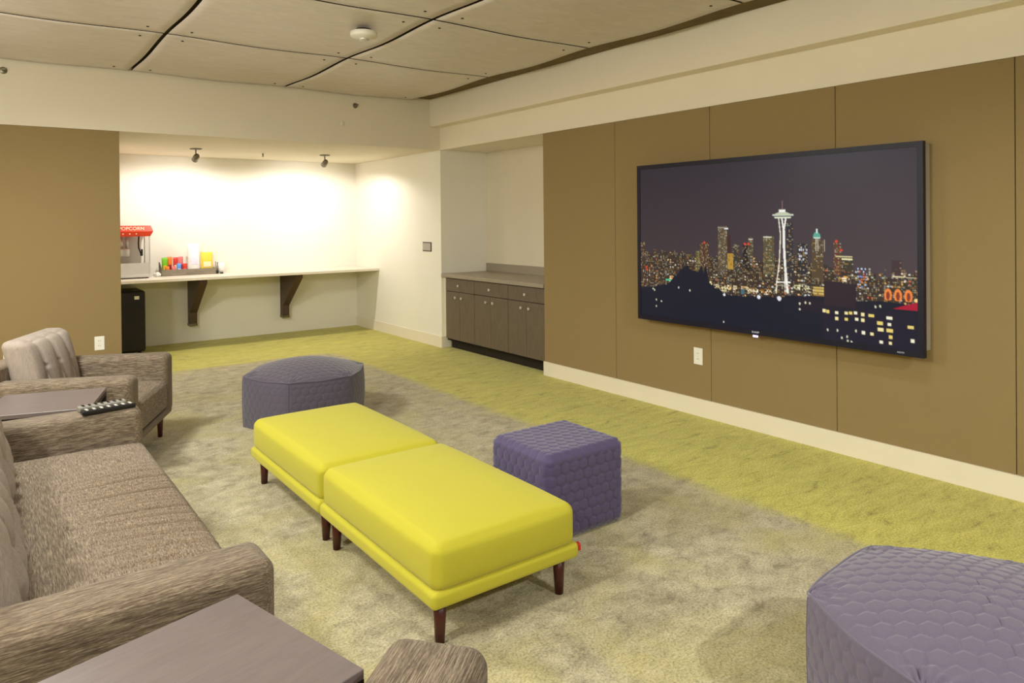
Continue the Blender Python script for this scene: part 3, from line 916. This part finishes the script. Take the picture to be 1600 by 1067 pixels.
    line([(1.352, 0.49), (1.349, 0.39), (1.352, 0.318)], 0.0030, (230, 226, 210))
    line([(1.288, 0.383), (1.39, 0.386)], 0.0045, white); line([(1.283, 0.36), (1.385, 0.364)], 0.0025, (200, 196, 170))
    line([(1.277, 0.825), (1.394, 0.825)], 0.0055, (226, 232, 206)); line([(1.262, 0.841), (1.411, 0.841)], 0.0050, (226, 236, 214))
    m = (np.abs(u - 1.335) < 0.078 - (v - 0.841) * 2.6) & (v > 0.841) & (v < 0.862); img[m] = S(200, 206, 178)
    rect(1.309, 1.357, 0.862, 0.878, white); line([(1.334, 0.878), (1.333, 0.934)], 0.0026, (168, 130, 126))
    # dark foreground: trees, roofs
    tu = [0.03, 0.15, 0.301, 0.36, 0.387, 0.432, 0.47, 0.508, 0.53, 0.558, 0.6, 0.618, 0.655, 0.69, 0.672, 0.725, 0.794, 0.85, 0.95, 1.1, 1.247, 1.30, 1.417, 1.55, 1.63, 1.631, 1.838, 1.842, 2.0, 2.085, 2.207]
    tv = [0.262, 0.275, 0.30, 0.34, 0.369, 0.406, 0.44, 0.464, 0.45, 0.427, 0.424, 0.421, 0.47, 0.487, 0.404, 0.34, 0.30, 0.275, 0.262, 0.27, 0.28, 0.278, 0.298, 0.305, 0.312, 0.41, 0.405, 0.30, 0.312, 0.308, 0.30]
    order = np.argsort(tu); tt = np.interp(u[0], np.array(tu)[order], np.array(tv)[order]) + np.repeat(RNG.uniform(-0.006, 0.006, nx // 4 + 2), 4)[:nx + 1] * (u[0] < 1.55)
    m = v < tt[None, :]
    img[m] = S(28, 30, 44)
    rect(1.62, 2.21, 0.0, 0.255, (36, 32, 48)); rect(1.44, 1.9, 0.2, 0.285, (38, 32, 44)); rect(1.631, 1.838, 0.255, 0.405, (50, 38, 46))
    m = (v < 0.322 - np.abs(u - 2.205) * 0.35) & (v > 0.272) & (u > 2.05); img[m] = S(176, 26, 54)
    m = np.hypot(u - 2.197, v - 0.332) < 0.012; img[m] = S(255, 220, 150)
    for i, (a, b) in enumerate([(1.63, 0.221), (1.653, 0.217), (1.715, 0.216), (1.777, 0.219), (1.804, 0.222), (1.837, 0.225), (1.883, 0.221), (1.935, 0.219), (2.042, 0.216), (1.714, 0.178), (1.776, 0.18), (1.844, 0.188), (1.883, 0.185), (1.988, 0.179), (2.043, 0.177), (1.991, 0.14), (2.045, 0.139), (1.886, 0.108), (1.939, 0.106), (2.051, 0.101), (1.994, 0.064), (2.048, 0.064), (2.166, 0.174), (2.175, 0.095)]):
        big = i in (7, 8, 13, 15, 16, 22)
        rect(a - (0.018 if big else 0.010), a + (0.018 if big else 0.010), b - 0.010, b + 0.009, ((250, 236, 170), (240, 214, 120), (252, 246, 214))[i % 3])
    for a, b in [(1.839, 0.113), (1.781, 0.07), (1.747, 0.059), (1.718, 0.102), (1.653, 0.098), (1.458, 0.212), (1.458, 0.25), (1.81, 0.04), (1.786, 0.045), (0.199, 0.172), (0.199, 0.12), (0.253, 0.164), (0.849, 0.062), (0.165, 0.258), (0.18, 0.25), (0.43, 0.285), (0.54, 0.27), (1.5, 0.26), (1.53, 0.258), (1.96, 0.275), (1.99, 0.28)]:
        m = np.hypot(u - a, (v - b) * 0.7) < 0.0058; img[m] = S(226, 220, 190)
    for a, b, r in ((1.306, 0.272, 0.016), (0.856, 0.262, 0.010), (1.146, 0.268, 0.014)):
        m = np.hypot(u - a, v - b) < r; img[m] = S(236, 236, 244)
    # slight softening so that single lights bloom
    p = np.pad(img, ((1, 1), (1, 1), (0, 0)), 'edge')
    bl = (p[:-2, 1:-1] + p[2:, 1:-1] + p[1:-1, :-2] + p[1:-1, 2:]) / 4
    return u, v, img * 0.6 + bl * 0.4
nx, ny = 620, 340
pu, pv, pimg = paint_skyline(nx, ny)
co = np.zeros(((nx + 1) * (ny + 1), 3))
co[:, 0] = 0.004; co[:, 1] = TW / 2 - pu.ravel(); co[:, 2] = pv.ravel()
me = bpy.data.meshes.new('screen')
ii = np.arange(ny * (nx + 1)).reshape(ny, nx + 1)[:, :-1].ravel()
quads = np.stack([ii, ii + nx + 1, ii + nx + 2, ii + 1], 1)[:, ::-1]
me.vertices.add(len(co)); me.vertices.foreach_set('co', co.ravel())
me.loops.add(quads.size); me.loops.foreach_set('vertex_index', quads.ravel().astype(np.int32))
me.polygons.add(len(quads)); me.polygons.foreach_set('loop_start', np.arange(0, quads.size, 4, dtype=np.int32))
me.update(calc_edges=True); me.validate()
at = me.attributes.new('picture', 'FLOAT_COLOR', 'POINT')
at.data.foreach_set('color', np.concatenate([pimg.reshape(-1, 3), np.ones((len(co), 1))], 1).ravel())
m = NT('lit_screen_picture', 0.3, 0, 0.2)
a = m.n('ShaderNodeAttribute'); a.attribute_name = 'picture'
m.base((0.004, 0.004, 0.006, 1))
m.l(a.outputs['Color'], m.p.inputs['Emission Color']); m.p.inputs['Emission Strength'].default_value = 0.92
link('screen', me, m.m, t)

# ------------------------------------------------------------------ chartreuse ottomans
def crown_fn(half, top, side, wr=0.0):
    def fn(p, nrm, face, q):
        p = p.copy()
        u = np.clip(q[:, 0] / half[0], -1, 1); v = np.clip(q[:, 1] / half[1], -1, 1); w = np.clip(q[:, 2] / half[2], -1, 1)
        dome = (1 - u ** 4) * (1 - v ** 4)
        p[:, 2] += np.where(q[:, 2] > 0, 1, 0) * top * dome * np.clip(w, 0, 1) ** 2
        k = (1 - w ** 2) * side
        p[:, 0] += np.sign(q[:, 0]) * k * (1 - v ** 4) * (np.abs(u) > 0.7)
        p[:, 1] += np.sign(q[:, 1]) * k * (1 - u ** 4) * (np.abs(v) > 0.7)
        return p
    return fn
def make_ottoman(label, tagged):
    t = thing('ottoman', label, 'ottoman', (0, 0, 0), 0, 'chartreuse ottomans')
    hx, hy = 0.3475, 0.532
    soft_box('base_rail', (0, 0, 0.183), (hx, hy, 0.032), 0.020, (4, 6, 2), M['lime'], t)
    h = (hx - 0.012, hy - 0.006, 0.088)
    soft_box('cushion', (0, 0, 0.290), h, 0.040, (12, 16, 4), M['lime'], t, crown_fn(h, 0.022, 0.008))
    for sx in (-1, 1):
        for sy in (-1, 1):
            x, y = sx * (hx - 0.062), sy * (hy - 0.062)
            tube('leg', [(x, y, 0.0), (x + sx * -0.002, y, 0.16)], [0.0175, 0.026], M['mahogany'], t, 20)
    if tagged:
        o = prism('label_tag', [(-0.527, 0.178), (-0.512, 0.172), (-0.497, 0.180), (-0.497, 0.202), (-0.512, 0.209), (-0.527, 0.201)], 0, hx - 0.004, hx + 0.009, M['tag_red'], t)
        o['label'] = 'small red cloth tag'
    return t
o = make_ottoman('chartreuse ottoman nearest the camera, with a red tag at its right corner', True); o.location = (1.6175, 2.730, 0)
o = make_ottoman('chartreuse ottoman farther from the camera, beside the round-topped dark pouf', False); o.location = (1.6175, 3.800, 0)

# ------------------------------------------------------------------ quilted poufs
def quilt_fn(half, amp, Rh, fade):
    """hexagon quilting on the faces of a rounded box"""
    def fn(p, nrm, face, q):
        p = p.copy()
        f = np.where(face == 6, -1, face // 2)
        for ax, (a, b) in enumerate(((1, 2), (0, 2), (0, 1))):
            m = f == ax
            if not m.any(): continue
            ha = hexpuff(q[m, a], q[m, b] + 0.01, Rh, amp)
            edge = np.minimum(half[a] - np.abs(q[m, a]), half[b] - np.abs(q[m, b]))
            p[m] += nrm[m] * (ha * np.clip(edge / fade, 0, 1))[:, None]
        return p
    return fn
def make_cube_pouf(label, half, r, amp, n, mat):
    t = thing('cube_pouf', label, 'pouf')
    soft_box('cover', (0, 0, half[2]), half, r, n, mat, t, quilt_fn(half, amp, 0.033, 0.012), 3)
    return t

def hex_outline(s, rho, puff):
    """points round a six-sided outline whose sides swell by puff; s in 0..6"""
    k = np.floor(s).astype(int) % 6
    f = s - np.floor(s)
    a0 = k * PI / 3; a1 = (k + 1) * PI / 3
    x = rho * ((1 - f) * np.cos(a0) + f * np.cos(a1)); y = rho * ((1 - f) * np.sin(a0) + f * np.sin(a1))
    am = (a0 + a1) / 2
    e = puff * (1 - (2 * f - 1) ** 2)
    return x + e * np.cos(am), y + e * np.sin(am), np.cos(am), np.sin(am), f
def make_hex_pouf(label, rho, zt, dome, bulge, amp, mat, group):
    """six-sided floor pouf: domed quilted top, swelling quilted sides, piping on every edge"""
    t = thing('pouf', label, 'pouf', (0, 0, 0), 0, group)
    nper, nr, nz = 84, 96, 64
    ns = nper * 6
    s = np.arange(ns) * 6.0 / ns
    ox, oy, nx_, ny_, f = hex_outline(s, rho, 0.020)
    ap = rho * math.sqrt(3) / 2
    def top_z(x, y):
        g = np.ones_like(x)
        for k in range(3):
            am = PI / 6 + k * PI / 3
            g = g * np.clip(1 - ((x * math.cos(am) + y * math.sin(am)) / (ap + 0.020)) ** 2, 0, 1)
        return zt + dome * g ** 0.62
    verts, faces = [], []
    # top: rings from the centre out
    verts.append(np.array([[0, 0, float(top_z(np.zeros(1), np.zeros(1))[0])]]))
    for i in range(1, nr + 1):
        k = 1 - (1 - i / nr) ** 1.15
        x, y = ox * k, oy * k
        z = top_z(x, y)
        rim = np.clip((1 - k) * rho / 0.03, 0, 1)
        z = z + hexpuff(x, y, 0.034, amp) * rim
        # gathers pulled into the six corners
        df = np.minimum(f, 1 - f) * rho
        dr = (1 - k) * rho
        rad = np.hypot(df, dr); ang = np.arctan2(dr, np.where(f < 0.5, df, -df))
        z = z + 0.0055 * np.exp(-(rad / 0.085) ** 2) * np.clip(rad / 0.03, 0, 1) * np.sin(ang * 13)
        verts.append(np.stack([x, y, z], 1))
    for k in range(ns):
        faces.append((0, 1 + k, 1 + (k + 1) % ns))
    for i in range(nr - 1):
        a = 1 + i * ns; b = a + ns
        for k in range(ns):
            k2 = (k + 1) % ns
            faces.append((a + k, b + k, b + k2, a + k2))
    # sides: rows from the rim down
    rim0 = 1 + (nr - 1) * ns
    def side(zz, quilt=True):
        w = 2 * zz / zt - 1
        e = bulge * (1 - w ** 2) - 0.012 * (1 - zz / zt)
        x, y = ox + nx_ * e * (0.35 + 0.65 * (1 - (2 * f - 1) ** 4)), oy + ny_ * e * (0.35 + 0.65 * (1 - (2 * f - 1) ** 4))
        if quilt:
            h = hexpuff(f * rho, np.full(ns, zz), 0.034, amp)
            ed = np.minimum(np.minimum(f, 1 - f) * rho, np.minimum(zz, zt - zz))
            h = h * np.clip(ed / 0.02, 0, 1)
            x, y = x + nx_ * h, y + ny_ * h
        return np.stack([x, y, np.full(ns, zz)], 1)
    prev = rim0
    cur = 1 + nr * ns
    for i in range(1, nz + 1):
        verts.append(side(zt * (1 - i / nz)))
        for k in range(ns):
            k2 = (k + 1) % ns
            faces.append((prev + k, cur + k, cur + k2, prev + k2))
        prev = cur; cur += ns
    verts = np.concatenate(verts)
    faces.append(tuple(range(prev, prev + ns))[::-1])
    me = bpy.data.meshes.new('cover')
    me.from_pydata(verts.tolist(), [], faces); me.update()
    link('cover', me, mat, t, True)
    rim = verts[rim0:rim0 + ns]
    for k in range(6):
        pts = [tuple(rim[(k * nper + j) % ns] + np.array([0, 0, 0.002])) for j in range(0, nper + 1, 4)]
        tube('piping', pts, 0.005, mat, t, 8)
        rows = [side(z_, False)[k * nper] for z_ in np.linspace(zt - 0.004, 0.004, 14)]
        tube('seam', [tuple(v) for v in rows], 0.0035, mat, t, 8)
    return t
o = make_hex_pouf('dark domed six-sided quilted pouf standing beyond the far chartreuse ottoman', 0.470, 0.3675, 0.100, 0.018, 0.0045, M['charcoal'], 'domed quilted poufs')
o.location = (2.041, 5.487, 0); o.rotation_euler = (0, 0, 0.9527)
o = make_hex_pouf('purple grey six-sided quilted pouf in the lower right corner', 0.470, 0.3675, 0.085, 0.018, 0.0085, M['purple'], 'domed quilted poufs')
o.location = (2.318, 0.852, 0); o.rotation_euler = (0, 0, R(5))
hc = (0.252, 0.232, 0.209)
o = make_cube_pouf('violet quilted cube pouf standing right of the chartreuse ottomans', hc, 0.042, 0.0075, (76, 72, 64), M['violet'])
o.location = (2.382, 2.838, 0)

# ------------------------------------------------------------------ tufted seating
def tuft_fn(half, buttons, depth, dome, lean, nose=0.0):
    """back cushion: front face is +x; buttons at (y, z) with creases running between them"""
    H = np.array(half)
    segs = []
    for (by, bz, row) in buttons:
        up = [b for b in buttons if b[2] == row + 1]
        if up:
            for b in up:
                if abs(b[0] - by) < 0.17: segs.append((by, bz, b[0], b[1], 0.8))
        else:
            segs.append((by, bz, by * 1.02, half[2], 0.8))
        if row == 0:
            segs.append((by, bz, by - 0.075, -half[2], 0.55)); segs.append((by, bz, by + 0.075, -half[2], 0.55))
    def fn(p, nrm, face, q):
        p = p.copy()
        y, z = q[:, 1], q[:, 2]
        u = np.clip(q[:, 1] / H[1], -1, 1); w = np.clip(q[:, 2] / H[2], -1, 1)
        front = np.clip((q[:, 0] / H[0] + 0.3) / 1.3, 0, 1)
        d = dome * (1 - u ** 4) * (1 - w ** 4)
        cr = np.zeros(len(p))
        for (a, b, c, e, s) in segs:
            L2 = (c - a) ** 2 + (e - b) ** 2
            tt = np.clip(((y - a) * (c - a) + (z - b) * (e - b)) / L2, 0, 1)
            dist = np.hypot(y - a - tt * (c - a), z - b - tt * (e - b))
            cr = np.maximum(cr, s * (0.6 * np.exp(-(dist / 0.018) ** 2) + 0.4 * np.exp(-(dist / 0.055) ** 2)))
        for (by, bz, row) in buttons:
            dist = np.hypot(y - by, z - bz)
            cr = np.maximum(cr, 1.25 * np.exp(-(dist / 0.024) ** 2))
        p += nrm * ((d - depth * cr) * front)[:, None]
        p[:, 0] += lean * (p[:, 2] + half[2]) * -1
        return p
    return fn

def rounded_slab(name, x0, x1, y0, y1, z0, z1, r, n, mat, parent, fn=None):
    c = ((x0 + x1) / 2, (y0 + y1) / 2, (z0 + z1) / 2)
    h = ((x1 - x0) / 2, (y1 - y0) / 2, (z1 - z0) / 2)
    return soft_box(name, c, h, r, n, mat, parent, fn)

def seat_wrinkle_fn(half, top, wr, y_lo, y_hi, nose=0.0):
    base = crown_fn(half, top, 0.004)
    def fn(p, nrm, face, q):
        p = base(p, nrm, face, q)
        y, x = q[:, 1], q[:, 0]
        env = np.clip((y - y_lo) / 0.25, 0, 1) * np.clip((y_hi - y) / 0.25, 0, 1)
        fx = np.clip((x / half[0] + 0.35) / 0.9, 0, 1)
        fx = fx * fx * (3 - 2 * fx)
        ph = y / 0.088 + 0.5 * x + 0.42 * np.sin(y * 6.3) + 0.22 * np.sin(x * 8 + y * 4)
        fr = ph - np.floor(ph)
        kk = np.floor(ph)
        dep = 0.35 + 0.65 * np.abs(np.sin(kk * 12.9898) * 43758.5453 % 1.0)
        w = 0.45 * np.sin(PI * fr) - np.exp(-((fr - 0.5) / 0.15) ** 2) * 1.15 * dep
        amt = wr
        m = np.where(q[:, 2] > 0, 1.0, 0.0)
        p[:, 2] += m * env * fx * amt * w
        # a soft fall towards the front edge
        p[:, 2] -= m * nose * np.clip(x / half[0], 0, 1) ** 3
        return p
    return fn

LEGM = 'mahogany'
def make_seat(name, label, cat, W, x_back, x_front, arm_w, arm_h, seat_h, cushions, seat_wr, group=None):
    """upholstered seat, x forward; W overall width, cushions = number of back cushions"""
    t = thing(name, label, cat, (0, 0, 0), 0, group)
    hw = W / 2
    zb = 0.165
    for s in (-1, 1):
        y0, y1 = (hw - arm_w, hw) if s > 0 else (-hw, -hw + arm_w)
        a = rounded_slab('arm', x_back + 0.06, x_front, y0, y1, zb + 0.01, arm_h, 0.045, (14, 3, 6), M['tweed_x'], t)
        # piped outline of the arm's front
        yy0, yy1 = y0 + 0.006, y1 - 0.006
        r = 0.042
        pts = [(x_front - 0.006, yy0, zb + 0.05)]
        for k in range(7):
            an = PI - k * PI / 12; pts.append((x_front - 0.006, yy0 + r + r * math.cos(an), arm_h - 0.005 - r + r * math.sin(an)))
        for k in range(7):
            an = PI / 2 - k * PI / 12; pts.append((x_front - 0.006, yy1 - r + r * math.cos(an), arm_h - 0.005 - r + r * math.sin(an)))
        pts.append((x_front - 0.006, yy1, zb + 0.05))
    iw = hw - arm_w
    rounded_slab('base_rail', x_back + 0.05, x_front - 0.006, -hw + 0.02, hw - 0.02, zb, zb + 0.05, 0.016, (6, 8, 2), M['tweed_x'], t)
    sx0 = x_back + 0.16
    hs = ((x_front - 0.002 - sx0) / 2, iw - 0.002, (seat_h - (zb + 0.055)) / 2)
    ny = max(14, int(iw * 2 / (0.0055 if seat_wr else 0.05)))
    soft_box('seat_cushion', ((x_front - 0.002 + sx0) / 2, 0, (seat_h + zb + 0.055) / 2), hs, 0.035, (26 if seat_wr else 12, ny, 4), M['tweed_y'], t,
             seat_wrinkle_fn(hs, 0.018, seat_wr, -0.72, 0.55, 0.006))
    # back frame and cushions
    bk = rounded_slab('back_frame', x_back, x_back + 0.12, -hw + 0.03, hw - 0.03, zb + 0.02, 0.70, 0.03, (3, 10, 8), M['tweed_z'], t)
    cw = (2 * iw) / cushions
    for c in range(cushions):
        yc = -iw + cw * (c + 0.5)
        hb = (0.075, cw / 2 - 0.003, (0.815 - seat_h) / 2 + 0.004)
        nb = 3 if cushions == 1 else 5
        pitch = 2 * hb[1] / (nb + 0.6)
        btn = [((j - (nb - 1) / 2) * pitch, 0.02 if nb == 3 else -0.06, 0) for j in range(nb)]
        if nb == 5:
            btn += [((j - (nb - 2) / 2) * pitch, 0.075, 1) for j in range(nb - 1)]
        fn = tuft_fn(hb, btn, 0.056, 0.045, 0.24)
        cu = soft_box('back_cushion', (x_back + 0.235, yc, seat_h + 0.006 + hb[2]), hb, 0.045, (3, int(cw / 0.011), 34), M['soft_grey'], t, fn)
        for (by, bz, row) in btn:
            b = lathe('button', [(0, 0.006), (0.008, 0.005), (0.011, 0.0)], M['soft_grey'], cu, 14, Matrix.Translation((x_back + 0.235 + 0.075 + 0.045 - 0.068 - 0.24 * (bz + hb[2]), yc + by, seat_h + 0.006 + hb[2] + bz)) @ Matrix.Rotation(PI / 2, 4, 'Y'))
    for sx in (x_back + 0.09, x_front - 0.075):
        for sy in (-hw + 0.08, hw - 0.08):
            tube('leg', [(sx, sy, 0.0), (sx, sy, zb + 0.01)], [0.015, 0.024], M[LEGM], t, 18)
    return t
sofa = make_seat('sofa', 'long brown grey tweed sofa with tufted back at the left', 'sofa', 2.19, -0.43, 0.44, 0.19, 0.622, 0.468, 2, 0.031)
sofa.location = (0.205, 3.050, 0)
ch = make_seat('armchair', 'brown grey tweed armchair with tufted back, angled beside the far end of the sofa', 'armchair', 0.946, -0.46, 0.40, 0.150, 0.605, 0.425, 1, 0.0, 'tweed armchairs')
ch.location = (0.5675, 5.450, 0); ch.rotation_euler = (0, 0, R(-25.0))
ch = make_seat('armchair', 'tweed armchair of which only one arm end shows at the bottom edge', 'armchair', 0.946, -0.46, 0.40, 0.235, 0.605, 0.425, 1, 0.0, 'tweed armchairs')
ch.location = (0.750, 0.866, 0); ch.rotation_euler = (0, 0, R(40.0))

# ------------------------------------------------------------------ side tables
def make_table(label, loc, rz):
    t = thing('side_table', label, 'side table', loc, rz, 'dark square side tables')
    s, H, tt = 0.255, 0.572, 0.022
    box('table_top', (-s, s, -s, s, H - tt, H), M['table'], t, 0.002)
    for a in (-1, 1):
        for b in (-1, 1):
            x0 = a * s; y0 = b * s
            box('leg', (min(x0, x0 - a * 0.024), max(x0, x0 - a * 0.024), min(y0, y0 - b * 0.024), max(y0, y0 - b * 0.024), 0.0, H - tt - 0.0005), M['table_leg'], t)
    for a in (-1, 1):
        box('rail', (-s + 0.024, s - 0.024, min(a * s, a * s - a * 0.02), max(a * s, a * s - a * 0.02), H - tt - 0.02, H - tt - 0.0005), M['table_leg'], t)
        box('rail', (min(a * s, a * s - a * 0.02), max(a * s, a * s - a * 0.02), -s + 0.024, s - 0.024, H - tt - 0.02, H - tt - 0.0005), M['table_leg'], t)
    return t
def table_at(corner, rz, label):
    """place by the top's front far corner (local +x, +y)"""
    s = 0.255
    c, d = math.cos(rz), math.sin(rz)
    return make_table(label, (corner[0] - (c * s - d * s), corner[1] - (d * s + c * s), 0), rz)
table_at((0.529, 1.930), R(14.5), 'dark brown square side table in the foreground against the near sofa arm')
table_at((0.592, 4.845), R(-16.0), 'dark brown square side table between the far sofa arm and the armchair')

# ------------------------------------------------------------------ remote controls on the sofa arm
def remote(label, loc, rz, length, w, h, body, keys, tilt=0.0):
    t = thing('remote_control', label, 'remote control', loc, rz, 'remotes on the sofa arm')
    t.rotation_euler = (0, tilt, rz)
    rounded_slab('case', -length / 2, length / 2, -w / 2, w / 2, 0.0, h, 0.006, (10, 4, 2), body, t)
    km = None
    for i in range(7):
        for j in range(3):
            x = -length / 2 + 0.022 + i * (length - 0.044) / 6; y = (j - 1) * w * 0.29
            if km is None:
                o = box('key', (-0.006, 0.006, -0.004, 0.004, 0, 0.0025), keys, t, 0.0008, 1); km = o.data
            else:
                o = link('key', km, None, t)
            o.location = (x, y, h - 0.0005)
    return t
remote('black remote with pale keys lying along the far sofa arm, nearer of the two', (0.497, 4.002, 0.6235), R(7), 0.235, 0.048, 0.022, M['black'], M['rubber'])
remote('grey remote lying behind the black one on the far sofa arm', (0.478, 4.078, 0.6235), R(7), 0.21, 0.046, 0.026, M['remote_grey'], M['black'])

# ------------------------------------------------------------------ lights: alcove spots and unseen room lamps
def lamp(kind, name, loc, energy, rgb=(1, 0.9, 0.75), size=0.05, aim=None, spot=60, blend=0.5):
    d = bpy.data.lights.new(name, kind)
    d.energy = energy; d.color = rgb
    d.shadow_soft_size = size
    if kind == 'SPOT':
        d.spot_size = R(spot); d.spot_blend = blend
    o = bpy.data.objects.new(name, d); C.objects.link(o)
    o.location = loc
    if aim is not None:
        o.rotation_euler = Vector(aim).to_track_quat('-Z', 'Y').to_euler()
    return o
WARM = (0.98, 1.0, 0.94)
SPOTC = (1.0, 0.965, 0.92)
for i, (p, d) in enumerate(lamp_jobs):
    lamp('SPOT', 'alcove_spot_beam', p, 28, SPOTC, 0.025, d, 92, 1.0)
    lamp('SPOT', 'alcove_spot_spill', p, 47, SPOTC, 0.025, (0, 0.1, -1), 176, 0.25)
for x, y, z, e, cone, aim in ((2.2, -1.4, 2.76, 255, 125, (0.05, 0.5, -0.86)), (-0.75, -1.45, 2.76, 120, 125, (0.3, 0.45, -0.84)),
                              (0.9, 2.3, 2.80, 52, 150, (0, 0, -1)), (2.9, 1.6, 2.80, 42, 150, (0, 0, -1)), (-0.40, 4.75, 2.74, 300, 160, (0.25, 0.12, -0.96))):  # overhead pair added to light seat tops, carpet and lower panels
    lamp('SPOT', 'unseen_downlight', (x, y, z), e, WARM, 0.05 if x > 2 else 0.22, aim, cone, 0.7)
for x, y, z, e in ((-1.1, 1.9, 2.45, 195), (-1.0, 5.6, 2.45, 24)):  # both unseen; the nearer one added to brighten the soffit
    lamp('POINT', 'unseen_room_lamp', (x, y, z), e, WARM, 0.10)

w = bpy.data.worlds.new('dim_room'); bpy.context.scene.world = w
w.use_nodes = True
w.node_tree.nodes['Background'].inputs[0].default_value = (0.9, 0.85, 0.75, 1)
w.node_tree.nodes['Background'].inputs[1].default_value = 0.1

# ------------------------------------------------------------------ camera (upright view, lens shifted down)
cam = bpy.data.cameras.new('camera')
co_ = bpy.data.objects.new('camera', cam); C.objects.link(co_)
yaw, pitch, roll = 0.6387, -0.0064, -0.0092
f = Vector((math.sin(yaw) * math.cos(pitch), math.cos(yaw) * math.cos(pitch), math.sin(pitch)))
r0 = Vector((math.cos(yaw), -math.sin(yaw), 0)); u0 = r0.cross(f)
r1 = math.cos(roll) * r0 + math.sin(roll) * u0
u1 = -math.sin(roll) * r0 + math.cos(roll) * u0
mw = Matrix((r1, u1, -f)).transposed().to_4x4(); mw.translation = (0, 0, 1.54)
co_.matrix_world = mw
cam.sensor_width = 36.0; cam.sensor_fit = 'HORIZONTAL'
cam.lens = 1119.82 / 1600 * 36
cam.shift_y = -(533.5 - 351.0) / 1600
cam.clip_start = 0.05
sc = bpy.context.scene
sc.camera = co_
sc.view_settings.view_transform = 'Standard'
sc.view_settings.look = 'None'
sc.view_settings.exposure = 0.0
sc.view_settings.gamma = 1.0
sc.view_settings.use_curve_mapping = False
sc.cycles.use_denoising = True
